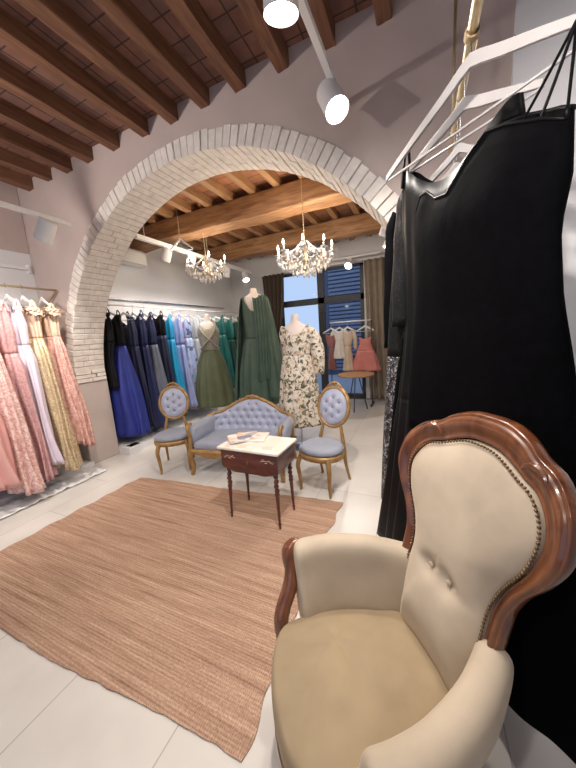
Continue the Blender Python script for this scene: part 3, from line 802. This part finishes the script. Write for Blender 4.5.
gown('evening_gown', 'black gown with silver sequined hem panel hanging below the long sleeve', 'dress', (.02, 1.83), math.radians(155), 2.14, .38,
     [(0, .27, .08), (.5, .25, .075), (1.0, .22, .06), (1.3, .20, .06), (1.76, .16, .04)],
     (M['silver_sequin'], M['black_lace']), pleat=(.15, 11), n=90, waist=1.0, neck=(.08, 0), seed=9)
gown('evening_gown', 'long-sleeved plain black dress farthest along the gold rail', 'dress', (.03, 1.96), math.radians(160), 2.22, .75,
     [(0, .24, .07), (.6, .21, .07), (.9, .19, .06), (1.47, .18, .04)],
     (M['black'], M['black']), pleat=(.12, 10), n=90, waist=.8, neck=(.06, 0), sleeves=(.80, M['black'], .05, .048, .02), seed=11)

ng = [o for o in bpy.data.objects if o.get('label', '').startswith('strapless sweetheart')][0]
for x1, z1, y1 in ((-.17, 2.10, .02), (-.245, 2.06, .03), (-.285, 2.04, -.03)):
    MB().tube(catmull([(x1, y1, z1 - .24), (lerp(x1, -.315, .5), y1 * .5, (z1 + 2.28) / 2 - .24), (-.315, .0, 2.05)], 4), .0042, 6).obj('shoulder_string', M['black_satin'], ng)
# crumpled white cover lying along the plinth
b = MB(); rows = []
for i in range(61):
    u = i / 60; row = []
    for j in range(13):
        v = j / 12; x = -3.9 + .02 + .30 * v + .04 * noise.noise((u * 5, v * 2, 1)); y = lerp(1.0, 2.18, u)
        row.append((x, y, .012 + .05 * abs(noise.noise((u * 14, v * 4, 3))) * (1 - .3 * v)))
    rows.append(row)
tag(b.grid(rows, False).obj('dust_sheet', M['white'], solid=.003), 'crumpled white sheet on the floor below the pink gowns', 'sheet')
# ---- left rail with pink dresses
t = thing('clothes_rail', 'brass rail on left wall carrying the pink and gold gowns', 'clothes rail', (-4.0, .9, 2.25))
MB().tube([(0, -2.2, 0), (0, 1.33, 0)], .012, 10).obj('tube', M['goldrod'], t)
for y in (-2.1, 1.32): MB().tube([(0, y, 0), (-.20, y, -.14), (-.44, y, -.20)], .010, 8).obj('wall_bracket', M['goldrod'], t)
wb_ = thing('wall_rail', 'white horizontal bar fixed high on left wall above the brass rail', 'wall rail', (XL + .04, .6, 2.55))
MB().box((0, 0, 0), (.03, 3.2, .035)).obj('bar', M['white'], wb_, smooth=False, bevel=.004); MB().box((-.015, 1.6, 0), (.05, .02, .10)).obj('end_bracket', M['white'], wb_, smooth=False)

pk = {
 'tulle': simple('pink_tulle', (.66, .36, .33), .8, var=.05, ns=5, sheen=.5),
 'lace': speckle('pink_floral_lace', (.62, .38, .35), [(.74, .52, .48), (.55, .30, .28), (.78, .60, .55)], 55, .7, thresh=.3),
 'lilac': simple('lilac_satin', (.66, .58, .68), .32, var=.06, ns=6),
 'goldg': speckle('gold_glitter', (.52, .39, .23), [(.66, .53, .34), (.42, .30, .17), (.76, .65, .46)], 80, .4, .3, thresh=.3),
 'rose': speckle('rose_sequin', (.56, .31, .27), [(.66, .40, .34), (.47, .24, .21), (.72, .48, .40)], 55, .45, .1, thresh=.3),
 'peach': simple('peach_ruffle', (.66, .48, .36), .7, var=.15, ns=20),
 'dusty': simple('dusty_pink_lace', (.48, .27, .27), .7, var=.25, ns=40),
}
left = [
 # y, label, skirt, bodice, top, hem, hem half width, hem depth, hanger label
 (1.26, 'plain pink tulle ball gown with the fullest skirt, nearest the viewer on brass rail', 'tulle', 'lace', 2.02, .28, .42, .17),
 (1.44, 'pink floral lace gown beside the plain tulle ball gown', 'lace', 'lace', 2.05, .14, .42, .12),
 (1.62, 'dusty pink lace gown half hidden between floral gown and lilac gown', 'dusty', 'dusty', 2.0, .18, .36, .08),
 (1.74, 'lilac satin gown hanging in front of the gold glitter gown', 'lilac', 'lilac', 2.02, .30, .34, .08),
 (1.88, 'gold glitter gown with peach ruffle straps between lilac and rose gowns', 'goldg', 'peach', 2.02, .20, .41, .10),
 (2.06, 'rose sequined gown with ruffled shoulders, next to the brick arch', 'rose', 'peach', 2.0, .42, .44, .11),
]
hl = ['white hanger of the pink tulle ball gown', 'white hanger of the pink floral lace gown', 'white hanger of the dusty pink lace gown', 'white hanger of the lilac satin gown', 'white hanger of the gold glitter gown', 'white hanger of the rose gown, next to arch']
for i, (y, lb, m1, m2, tp, hm, hw_, hd) in enumerate(left):
    H_ = tp - hm; wz = H_ - (.42, .38, .46, .40, .33, .30)[i]
    gown('evening_gown', lb, 'dress', (-3.98, y), R.uniform(-.08, .08), tp, hm,
         [(0, hw_, hd), (H_ * .35, hw_ * .72, hd * .85), (wz - .15, .215, .085), (wz, .165, .06), (wz + .22, .185, .07), (H_, .16, .04)],
         (pk[m1], pk[m2]), pleat=(.24, 11), n=90, waist=wz, neck=(.07, .02), group='gowns on the brass rail', seed=20 + i, pmin=.5, hemwave=.012, fold=.05,
         straps=[(-1, .07, pk[m2], .012), (1, .07, pk[m2], .012)], sway=(.04 if m1 != 'tulle' else .0, 0))
    make_hanger(hl[i], (-4.0, y, 2.25), R.uniform(-.2, .2), hw=.19, drop=.085, group='hangers on the brass rail', mat=M['white'])
def ruffle(label, loc, mat, seed):
    b = MB(); r_ = random.Random(seed)
    for k in range(16):
        a = r_.random() * 6.28; e = r_.uniform(-.5, .6)
        L = r_.uniform(.06, .11); d = Vector((K(a) * K(e), S(a) * K(e), S(e)))
        side = d.cross(Vector((0, 0, 1))).normalized()
        rows = []
        for i in range(6):
            u = i / 5; w_ = .012 + .045 * S(PI * min(1, u * .8)); p = d * L * u + Vector((0, 0, -.03 * u * u))
            rows.append([p + side * w_ * s_ + Vector((0, 0, .012 * S(j * 2.1 + u * 5))) for j, s_ in enumerate((-1, -.5, 0, .5, 1))])
        b.grid(rows, False)
    return b
for ch in [o for o in bpy.data.objects if o.get('label', '').startswith(('rose sequined', 'gold glitter'))]:
    for sx in (-.15, .16):
        ruffle('', None, None, int(sx * 99) + len(ch.name)).obj('shoulder_ruffle', pk['peach'], ch, solid=.003, loc=(sx, 0, 2.0 - ch.location.z + .0))

# ---- back rail, blue to green
t = thing('clothes_rail', 'thin white rail along back room wall carrying blue and green gowns', 'clothes rail', (-4.05, 2.7, 2.13))
MB().tube([(0, -.02, 0), (0, 3.55, 0)], .011, 8).obj('tube', M['white'], t)
for y in (.25, 1.8, 3.4): MB().tube([(0, y, 0), (-.39, y, 0)], .008, 8).obj('wall_bracket', M['white'], t)
wl = thing('wall_rail', 'slim grey batten on the back room wall above the blue gowns', 'wall rail', (XL + .03, 4.45, 2.28))
MB().box((0, 0, 0), (.03, 3.4, .02)).obj('bar', M['steel'], wl, smooth=False)
bk = {
 'royal': simple('royal_blue_chiffon', (.018, .032, .24), .6, var=.12, ns=8, sheen=.15),
 'navy': simple('navy_satin', (.012, .018, .085), .5, var=.15, ns=8),
 'navy2': simple('midnight_navy', (.016, .02, .06), .55, var=.15, ns=8),
 'slate': simple('slate_grey_tulle', (.14, .16, .21), .7, var=.12, ns=8),
 'turq': simple('turquoise_satin', (.015, .30, .58), .4, var=.1, ns=8),
 'lilacb': simple('periwinkle_satin', (.30, .36, .64), .45, var=.1, ns=8),
 'floral': speckle('blue_floral_print', (.36, .46, .72), [(.55, .25, .32), (.10, .12, .24), (.45, .54, .76), (.36, .46, .72)], 15, .5, thresh=.45, bs=.05),
 'pale': simple('pale_grey_satin', (.50, .53, .56), .45, var=.08, ns=8),
 'aqua': simple('pale_aqua_tulle', (.40, .56, .60), .6, var=.08, ns=8),
 'teal': simple('emerald_teal_satin', (.008, .105, .095), .38, var=.2, ns=8),
 'dgreen': simple('bottle_green_velvet', (.006, .045, .035), .6, var=.2, ns=8),
 'olive': simple('olive_green_satin', (.105, .125, .062), .5, var=.1, ns=6),
 'olive_top': speckle('olive_beige_beading', (.34, .31, .25), [(.42, .38, .32), (.24, .23, .17)], 60, .5, .1),
 'sage': simple('sage_green_chiffon', (.062, .105, .078), .65, var=.12, ns=6),
 'blk': M['black_lace'],
}
back = [
 (2.74, 'black lace dress first on white rail, beside the brick pier', 'blk', 'blk', 2.0, .95, .12, .04, 0),
 (2.90, 'long royal blue chiffon gown with dark lace top beside the brick pier', 'royal', 'blk', 1.98, .22, .30, .17, 1),
 (3.12, 'dark midnight gown between royal blue gown and slim navy gown', 'navy2', 'navy2', 1.9, .30, .24, .06, 0),
 (3.28, 'slim navy satin gown right of the royal blue gown', 'navy', 'navy', 2.0, .22, .27, .09, 1),
 (3.48, 'slate grey tulle gown with navy bodice behind left gilt chair', 'slate', 'navy', 1.98, .26, .30, .12, 1),
 (3.68, 'black evening gown between slate grey gown and turquoise gown', 'navy2', 'blk', 2.0, .35, .24, .07, 0),
 (3.86, 'bright turquoise satin gown on the white rail', 'turq', 'turq', 1.96, .42, .26, .11, 1),
 (4.08, 'periwinkle blue gown with off-shoulder frill right of turquoise gown', 'lilacb', 'lilacb', 1.96, .36, .27, .09, 1),
 (4.28, 'pale blue gown with red and black floral print', 'floral', 'floral', 1.96, .28, .30, .13, 1),
 (4.52, 'pale grey satin gown right of the floral print gown', 'pale', 'pale', 1.96, .34, .26, .10, 1),
 (4.74, 'pale aqua tulle gown behind the olive gown', 'aqua', 'aqua', 1.96, .36, .26, .10, 1),
 (5.02, 'white satin gown partly hidden by the olive gown', 'pale', 'aqua', 1.96, .36, .26, .09, 0),
 (5.34, 'emerald satin gown with cord waist on white rail', 'teal', 'teal', 1.98, .45, .30, .14, 1),
 (5.66, 'dark bottle green gown next to the corner on white rail', 'dgreen', 'teal', 1.98, .40, .28, .12, 1),
 (5.92, 'darkest green gown, last on white rail at the corner', 'dgreen', 'dgreen', 1.96, .45, .26, .09, 0),
]
for i, (y, lb, m1, m2, tp, hm, hw_, hd, st) in enumerate(back):
    H_ = tp - hm; wz = max(.35, H_ - .42 + R.uniform(-.06, .12))
    gown('evening_gown', lb, 'dress', (-4.02, y), R.uniform(-.1, .1), tp, hm,
         [(0, hw_, hd), (H_ * .4, hw_ * .8, hd * .85), (wz, .16, .055), (wz + .22, .175, .06), (H_, .14, .035)],
         (bk[m1], bk[m2]), pleat=(.28, 9), n=64, nv=16, waist=wz, neck=(.08, .02), group='gowns on the white rail', seed=60 + i, pmin=.5, fold=.05,
         straps=[(-1, .06, bk[m2], .008), (1, .06, bk[m2], .008)])
    make_hanger('white hanger holding the ' + lb.split(' gown')[0].split(' dress')[0] + ' dress on the white rail', (-4.05, y, 2.13), R.uniform(-.25, .25), hw=.19, drop=.08, group='hangers on the white rail', mat=M['white'])
# spare empty hangers above
# ---- olive gown displayed in front
def bust(name, label, loc, rz, sh, mat, neckh=.12, k=1.0, stand=True):
    t = thing(name, label, 'mannequin', loc, rz)
    z = sh
    prof = [(-.62, .17, .12), (-.5, .178, .125), (-.40, .15, .11), (-.30, .13, .095), (-.20, .15, .105), (-.12, .165, .115), (-.04, .175, .095), (.0, .15, .075), (.025, .08, .06), (.05, .055, .052), (.05 + neckh * .7, .048, .047), (.05 + neckh, .046, .046)]
    rows = [[(w_ * k * K(2 * PI * j / 24), d_ * k * S(2 * PI * j / 24) - (.0 if zz < 0 else .005), z + zz) for j in range(24)] for zz, w_, d_ in prof]
    MB().grid(rows, True, True, True).obj('torso', mat, t, auto=0, sub=1)
    MB().lathe([(.0, 0), (.16, 0), (.16, .012), (.03, .03), (.014, .05), (.014, z - .6)], n=20).obj('stand', M['steel'], t)
    return t
bust('mannequin', 'pale mannequin bust with visible neck wearing the floral dress', (-1.47, 3.56, 0), math.radians(14), 1.65, M['skin_white'], neckh=.10)
bust('mannequin', 'pale mannequin bust wearing the sage green cape gown', (-2.38, 4.14, 0.44), math.radians(16), 1.73, M['skin_white'], neckh=.07, k=1.0)
MB().box((0, 0, .22), (.5, .5, .44)).obj('display_plinth', M['white'], loc=(-2.38, 4.14, 0), smooth=False, bevel=.01)
tag(bpy.data.objects['display_plinth'], 'white plinth under the sage green cape mannequin behind the settee', 'plinth')
# floral one-shoulder dress
M['floralw'] = speckle('cream_botanical_print', (.66, .60, .52), [(.50, .38, .27), (.07, .08, .06), (.70, .64, .58), (.20, .19, .12), (.62, .52, .40)], 36, .7, thresh=.28, bs=.05)
gown('evening_gown', 'cream one-shoulder dress with dark botanical print on mannequin behind right gilt chair', 'dress', (-1.47, 3.56), math.radians(14), 1.655, .35,
     [(0, .30, .23), (.35, .27, .20), (.6, .245, .18), (.85, .20, .145), (.95, .175, .13), (1.1, .20, .145), (1.2, .215, .135), (1.305, .185, .10)],
     (M['floralw'], M['floralw']), pleat=(.07, 11), n=80, waist=.93, neck=(.12, .03), seed=31)
fd = [o for o in bpy.data.objects if o.get('label', '').startswith('cream one-shoulder')][0]
MB().tube(catmull([(.17, 0, 1.235), (.235, 0, 1.15), (.27, 0, .95), (.27, .0, .66)], 4), [.05, .058, .064, .07, .075, .08, .085, .09, .092, .09, .085, .08, .07], 12, flat=.8).obj('draped_sleeve', M['floralw'], fd, auto=0)
# sage cape gown
gown('evening_gown', 'sage green chiffon gown with long cape and open front on raised mannequin', 'dress', (-2.38, 4.14), math.radians(16), 2.17, .50,
     [(0, .36, .22), (.5, .32, .19), (.9, .24, .15), (1.05, .18, .13), (1.3, .19, .13), (1.42, .20, .13), (1.665, .19, .10)],
     (bk['sage'], bk['sage']), pleat=(.12, 12), n=90, waist=1.02, neck=(.24, .03), seed=33)
sg = [o for o in bpy.data.objects if o.get('label', '').startswith('sage green chiffon')][0]
cp = MB(); rows = []
for i in range(25):
    u = i / 24; z = lerp(1.68, .06, u); row = []
    for j in range(61):
        a = lerp(-.35 * PI, 1.12 * PI, j / 60)
        w_ = lerp(.21, .44, u ** .8); d_ = lerp(.13, .26, u ** .8)
        rad = 1 + (.02 + .07 * u) * S(15 * a + S(u * 2))
        row.append((w_ * K(a) * rad, d_ * S(a) * rad, z - .03 * abs(K(a))))
    rows.append(row)
cp.grid(rows, False).obj('cape', bk['sage'], sg, auto=0, solid=.004)
for k_, sx in ((0, .12),):
    dr = MB(); rows = []
    for i in range(21):
        u = i / 20; z = lerp(1.64, .35, u)
        rows.append([(lerp(.01, .20, j / 16) + .02 * S(u * 3), -.15 - .05 * u - .02 * S(j * 1.6 + u * 2) , z - .02 * S(j * .4)) for j in range(17)])
    dr.grid(rows, False).obj('front_drape', bk['sage'], sg, auto=0, solid=.004)
# olive gown, turned to face the room on its own hook
gown('evening_gown', 'olive green gown with crossed beige beaded bodice turned to face the room', 'dress', (-3.55, 4.40), math.radians(38), 1.86, .30,
     [(0, .36, .20), (.4, .33, .18), (.8, .26, .14), (1.08, .15, .10), (1.25, .18, .12), (1.4, .20, .11), (1.56, .12, .05)],
     (bk['olive'], bk['olive_top']), pleat=(.10, 12), n=80, waist=1.06, neck=(.10, .02), seed=35, straps=[(1, .02, bk['olive_top'], .02)])
ol = [o for o in bpy.data.objects if o.get('label', '').startswith('olive green gown')][0]
MB().tube(catmull([(-.17, -.10, 1.08), (-.05, -.135, 1.2), (.08, -.13, 1.34), (.13, -.06, 1.5), (.07, 0, 1.60)], 5), .04, 10, flat=.35, up=(0, 1, 0)).obj('crossed_sash', bk['olive_top'], ol, auto=0)
MB().tube(catmull([(.17, -.10, 1.08), (.05, -.14, 1.2), (-.08, -.14, 1.34), (-.15, -.08, 1.46)], 5), .04, 10, flat=.35, up=(0, 1, 0)).obj('crossed_sash', bk['olive_top'], ol, auto=0)
bust('mannequin', 'slim pale mannequin bust wearing the olive green gown', (-3.55, 4.40, 0), math.radians(38), 1.84, M['skin_white'], neckh=.12, k=.9)

# ---- far rack by the window
t = thing('garment_rack', 'small white garment rack standing at window', 'garment rack', (-1.30, 6.05, 0))
MB().tube([(-.42, 0, 1.72), (.42, 0, 1.72)], .012, 8).obj('rail', M['white'], t)
for sx in (-.42, .42):
    MB().tube([(sx, 0, .03), (sx, 0, 1.72)], .011, 8).obj('post', M['iron'], t); MB().box((sx, 0, .02), (.03, .4, .03)).obj('foot', M['iron'], t, smooth=False)
MB().tube([(-.42, 0, .12), (.42, 0, .12)], .009, 8).obj('lower_bar', M['iron'], t)
fw = simple('white_blouse', (.72, .70, .68), .7, var=.05); fp = simple('coral_pink_tulle', (.60, .22, .20), .7, var=.1); fc = simple('cream_knit', (.62, .52, .42), .8, var=.1)
fdp = simple('dusky_rose', (.30, .13, .13), .7)
for i, (x, lb, m_, tp, hm, hw_, sl) in enumerate((
        (-.40, 'narrow dusky rose garment at left end of the window rack', fdp, 1.50, .75, .09, None),
        (-.22, 'white blouse with sleeves on the window rack', fw, 1.58, .98, .15, (.42, fw, .045, .05, .05)),
        (-.05, 'cream knit top with trousers on the window rack', fc, 1.56, .72, .12, (.4, fc, .04, .04, .03)),
        (.30, 'short coral pink tulle dress at right end of the window rack', fp, 1.40, .72, .30, None))):
    H_ = tp - hm
    gown('garment', lb, 'garment', (-1.30 + x, 6.05), R.uniform(-.2, .2), tp, hm, [(0, hw_, .10), (H_ * .6, hw_ * .55, .08), (H_ * .8, .11, .06), (H_, .12, .04)], (m_, m_), pleat=(.15, 10), n=48, nv=10, waist=H_ * .6, neck=(.05, 0), sleeves=sl, seed=80 + i)
    make_hanger('white hanger of the ' + lb.split(' on the')[0].split(' at ')[0] + ' at window', (-1.30 + x, 6.05, 1.72), R.uniform(-.2, .2), hw=.17, drop=.08, group='hangers on the window rack', mat=M['white'])
t = thing('round_table', 'small round wooden table on thin black legs before the window rack', 'table', (-1.12, 5.60, 0))
MB().lathe([(0, .685), (.34, .685), (.35, .70), (.34, .715), (0, .715)], n=32).obj('tabletop', M['joist2'], t)
for k in range(3):
    a = k * 2 * PI / 3 + .5; MB().tube([(.05 * K(a), .05 * S(a), .69), (.22 * K(a), .22 * S(a), 0)], .01, 6).obj('leg', M['iron'], t)
t = thing('pouf', 'cream cushion pouf partly hidden behind the right gilt chair', 'pouf', (-1.42, 5.2, 0))
M['cream'] = simple('cream_gold_fabric', (.68, .52, .30), .7, var=.15, ns=14)
rows = [[(.15 * s_ * K(2 * PI * j / 24) * (1 + .03 * S(j * 2)), .15 * s_ * S(2 * PI * j / 24) * (1 + .03 * S(j * 2)), z) for j in range(24)] for z, s_ in ((0, .85), (.04, 1), (.3, 1.02), (.42, .95), (.47, .7), (.49, .3), (.49, .02))]
MB().grid(rows, True, True, True).obj('cushion', M['cream'], t, auto=0)
rf = ruffle('', None, None, 9); rf.obj('bow', M['cream'], t, loc=(0, 0, .51), solid=.004)

# ------------------------------------------------------------------ wall unit, lamps, tracks
t = thing('air_conditioner', 'white wall-mounted air conditioner high on the back room wall', 'air conditioner', (XL + .11, 3.56, 2.95))
MB().box((0, 0, 0), (.2, .62, .24)).obj('casing', M['white'], t, smooth=True, bevel=.03)
MB().box((.07, 0, -.105), (.07, .54, .012)).obj('air_flap', M['plastic'], t, smooth=False)

def track(label, a, b_, drops=(), r=.026):
    a, b_ = Vector(a), Vector(b_); t = thing('track_rail', label, 'light track', a)
    d = b_ - a; MB().tube([(0, 0, 0), d], r, 4, up=(1, 0, 1)).obj('rail', M['white'], t, smooth=False, bevel=.002)
    for u in drops:
        p = d * u; MB().tube([p, (p.x, p.y, ZJ - a.z + .02)], .004, 6).obj('suspension_cable', M['white'], t)
    return t
track('white track along the front ceiling, carrying the spotlights above the rug', (-.575, -2.4, 3.04), (-.495, 2.24, 3.04), (.1, .4))
track('white track along left wall above the pink gowns', (-2.98, -2.4, 2.74), (-3.12, 1.98, 2.74), (.1, .4))
track('white track in back room leading towards the corner', (-3.42, 2.98, 2.95), (-3.46, 5.98, 2.95), (.05, .5, .95), .04)
track('short white track by the right haunch of the arch', (-.26, 2.66, 2.52), (-.30, 4.2, 2.52), (.6,))
M['track_lamp'] = M['white']
def spot(label, base, aim, group, power=60, ang=95, r=.07, L=.19, bright=True, col=(1, .91, .83), blend=.9, emit=True):
    base = Vector(base); aim = Vector(aim); dr = (aim - base).normalized()
    t = thing('spotlight', label, 'spotlight', base, 0, group)
    MB().tube([(0, 0, -.014), (0, 0, -.07)], .009, 8).obj('bracket', M['white'], t)
    c = Vector((0, 0, -.10)); p0 = c - dr * L * .45; p1 = c + dr * L * .55
    can = MB().tube([p0 + dr * 0, p0 + dr * .006, p1 - dr * .012, p1], [r * .82, r, r * 1.02, r * 1.02], 20, caps=False)
    can.tube([p0, p0 + dr * .003], r * .82, 20)
    can.tube([p1, p1 - dr * .02], [r * 1.02, r * .86], 20, caps=False)
    can.obj('lamp_housing', M['white'], t, auto=30)
    MB().tube([p1 - dr * .022, p1 - dr * .016], r * .86, 20).obj('lens', M['lens'] if emit else M['white'], t)
    if power:
        ld = bpy.data.lights.new('spot_beam', 'SPOT'); ld.energy = power; ld.spot_size = math.radians(ang); ld.spot_blend = blend; ld.color = col; ld.shadow_soft_size = .045
        lo = bpy.data.objects.new('lamp', ld); C.objects.link(lo); lo.parent = t; lo.location = p1 + dr * .012
        lo.rotation_euler = dr.to_track_quat('-Z', 'Y').to_euler()
    return t
PW = 1.0
spot('lit white spotlight at far end of the front track, in front of the arch wall', (-.50, 2.0, 3.025), (.25, 1.35, 1.4), 'front track spotlights', 70 * PW, 120)
spot('lit white spotlight at the top edge of the photo on front track', (-.512, 1.30, 3.025), (-.9, 1.9, 0), 'front track spotlights', 130 * PW, 115)
spot('added white fill spotlight further back on front track', (-.60, .35, 3.015), (-2.0, 1.6, 0), 'front track spotlights', 60 * PW, 140)  # unseen lamp, added as fill over the rug
spot('added white fill spotlight at rear of front track', (-.64, -1.0, 3.015), (-.3, 1.3, .5), 'front track spotlights', 60 * PW, 130)  # lamp behind the viewer, added to fill the front room
spot('added white spotlight on front track brightening the white board right of the arch', (-.60, -.45, 3.015), (1.35, 2.25, 2.0), 'front track spotlights', 200 * PW, 52, blend=1)  # added out of view to brighten the white board
spot('added white spotlight on left track washing the arch wall', (-3.03, -.3, 2.725), (-2.8, 2.2, 2.6), 'left track spotlights', 110 * PW, 150)  # unseen wash lamp, added to lift the arch wall
spot('white spotlight on left wall track above the lilac gown', (-3.10, 1.74, 2.725), (-4.1, 1.5, 1.2), 'left track spotlights', 70 * PW, 110)
spot('added white fill spotlight on left wall track, behind the visible one', (-3.06, .7, 2.725), (-4.1, 1.0, 1.0), 'left track spotlights', 80 * PW, 110)  # added out of sight as fill on the left wall
for i, (y, am) in enumerate(((3.50, (-4.2, 3.4, 1.3)), (4.02, (-4.2, 4.0, 1.3)), (4.50, (-4.2, 4.6, 1.3)), (5.02, (-4.1, 5.4, 1.3)), (5.70, (-2.6, 5.0, 1.0)))):
    nm = ['nearest the arch', 'above the turquoise gown', 'beside the small chandelier', 'above the emerald gown', 'above the sage cape'][i]
    spot('white spotlight on back room track, ' + nm, (-3.43 - .005 * i, y, 2.935), am, 'back track spotlights', 30 * PW, 110, bright=False)
spot('lit spotlight just under the arch haunch, upper of two', (-.265, 2.85, 2.50), (-1.2, 3.6, .3), 'spotlights by the arch haunch', 25 * PW, 120, r=.05, L=.13)
spot('lit spotlight just under the arch haunch, lower of two', (-.275, 3.3, 2.50), (-1.5, 3.0, 0), 'spotlights by the arch haunch', 25 * PW, 120, r=.05, L=.13)
t = track('short white track across the window head', (-1.75, 6.15, 2.98), (-.7, 6.15, 2.98), (.2, .8))
spot('bright spotlight shining above the window rack', (-1.30, 6.15, 2.965), (-1.5, 3.5, .4), 'window head spotlight', 55 * PW, 120)

# chandeliers
def chandelier(label, hub, top, rad, arms, lit, tiers, pw, seed):
    hub = Vector(hub); t = thing('chandelier', label, 'chandelier', hub)
    dz = top - hub.z
    ch = MB(); k = int(dz / .03)
    ch.tube([(0, 0, .16), (0, 0, dz)], .004, 6)
    for i in range(k): ch.ball((0, 0, .16 + i * .03), .008, 5, (1, .5, 1.5))
    ch.obj('chain', M['goldrod'], t); MB().lathe([(.0, dz - .06), (.03, dz - .05), (.055, dz - .01), (.055, dz)], n=16).obj('ceiling_rose', M['goldrod'], t)
    MB().lathe([(.005, -.20), (.03, -.17), (.018, -.13), (.045, -.08), (.03, -.03), (.02, .02), (.04, .06), (.02, .10), (.012, .17)], n=14).obj('stem', M['goldrod'], t)
    for i in range(arms):
        a = 2 * PI * i / arms + .3; x, y = K(a), S(a)
        ar = MB().tube(catmull([(.02 * x, .02 * y, -.05), (rad * .45 * x, rad * .45 * y, -.13), (rad * .85 * x, rad * .85 * y, -.08), (rad * x, rad * y, 0.0)], 5), .006, 6).obj('arm', M['goldrod'], t)
        MB().lathe([(.006, 0), (.04, .008), (.042, .016), (.012, .018), (.012, .075)], (rad * x, rad * y, 0), 12).obj('candle_cup', M['crystal'], ar)
        MB().lathe([(.004, .075), (.012, .085), (.014, .10), (.009, .12), (.002, .14)], (rad * x, rad * y, 0), 10).obj('bulb', M['bulb'] if lit else M['white'], ar)
        ld = bpy.data.lights.new('candle', 'POINT'); ld.energy = pw; ld.color = (1, .84, .64); ld.shadow_soft_size = .02
        lo = bpy.data.objects.new('lamp', ld); C.objects.link(lo); lo.parent = t; lo.location = (rad * x * 1.0, rad * y * 1.0, .165)
    r_ = random.Random(seed); made = 0
    dp = MB().lathe([(.001, 0), (.006, -.006), (.007, -.014), (.012, -.026), (.013, -.036), (.001, -.058)], n=6)
    proto = dp.obj('crystal', M['crystal'], t, smooth=False); 
    first = True
    for rr_, zz, cnt in tiers:
        for i in range(cnt):
            a = 2 * PI * (i + r_.random() * .3) / cnt
            o = proto if first else proto.copy()
            if not first: C.objects.link(o); o.parent = t
            first = False
            o.location = (rr_ * K(a), rr_ * S(a), zz + r_.uniform(-.02, .01)); o.scale = (1, 1, r_.uniform(1.1, 1.6)); o.scale.x = o.scale.y = 1.35
    for i in range(arms):
        a0_, a1_ = 2 * PI * i / arms + .3, 2 * PI * (i + 1) / arms + .3
        for rr_, zz, sg_ in ((rad, .005, .07), (rad * .6, -.02, .06)):
            MB().tube([(rr_ * K(lerp(a0_, a1_, q / 24)), rr_ * S(lerp(a0_, a1_, q / 24)), zz - sg_ * S(PI * q / 24)) for q in range(25)], [.004 + .004 * (q % 2) for q in range(25)], 6).obj('bead_swag', M['crystal'], t, auto=0)
        MB().tube([(lerp(.03, rad, q / 20) * K(a0_), lerp(.03, rad, q / 20) * S(a0_), lerp(.16, .0, q / 20) - .05 * S(PI * q / 20)) for q in range(21)], [.004 + .004 * (q % 2) for q in range(21)], 6).obj('bead_swag', M['crystal'], t, auto=0)
    return t
chandelier('large lit crystal chandelier hanging in front of the window', (-1.30, 3.60, 2.50), ZT, .33, 8, True, [(.34, -.02, 28), (.29, -.08, 24), (.20, -.13, 20), (.11, -.18, 12), (.10, .10, 8)], 5, 3)
chandelier('smaller crystal chandelier behind the back room track', (-2.96, 3.8, 2.64), ZT, .29, 6, True, [(.30, -.03, 22), (.2, -.10, 16), (.09, -.16, 10)], 2.5, 5)
# decorative hanger hung on a cord from the big beam
t = make_hanger('empty white hanger dangling from the ceiling above the back room track', (-3.10, 3.45, 3.02), math.radians(20), hw=.17, drop=.13, mat=M['white'], lh=.06)
MB().tube([(0, 0, .0), (0, 0, ZJ - 3.02)], .003, 6).obj('cord', M['twine'], t)

# ------------------------------------------------------------------ camera, world
f, yaw, pitch, roll = 292.502, .428909, .168518, -.0666836
fwd = Vector((-S(yaw), K(yaw), 0)); rt = Vector((K(yaw), S(yaw), 0)); up = Vector((0, 0, 1))
f2 = fwd * K(pitch) - up * S(pitch); u2 = up * K(pitch) + fwd * S(pitch)
r3 = rt * K(roll) + u2 * S(roll); u3 = -rt * S(roll) + u2 * K(roll)
cam = bpy.data.cameras.new('camera'); co = bpy.data.objects.new('camera', cam); C.objects.link(co)
mw = Matrix((r3, u3, -f2)).transposed().to_4x4(); mw.translation = Vector((0, 0, 1.55)); co.matrix_world = mw
cam.sensor_fit = 'VERTICAL'; cam.sensor_height = 36; cam.lens = f / 768 * 36; cam.clip_start = .02
bpy.context.scene.camera = co
w = bpy.data.worlds.new('world'); bpy.context.scene.world = w; w.use_nodes = True
bg = w.node_tree.nodes['Background']; bg.inputs['Color'].default_value = (.52, .66, .92, 1); bg.inputs['Strength'].default_value = .9
vs = bpy.context.scene.view_settings; vs.view_transform = 'Standard'; vs.look = 'None'; vs.gamma = 1; vs.exposure = 0.22; vs.use_curve_mapping = False
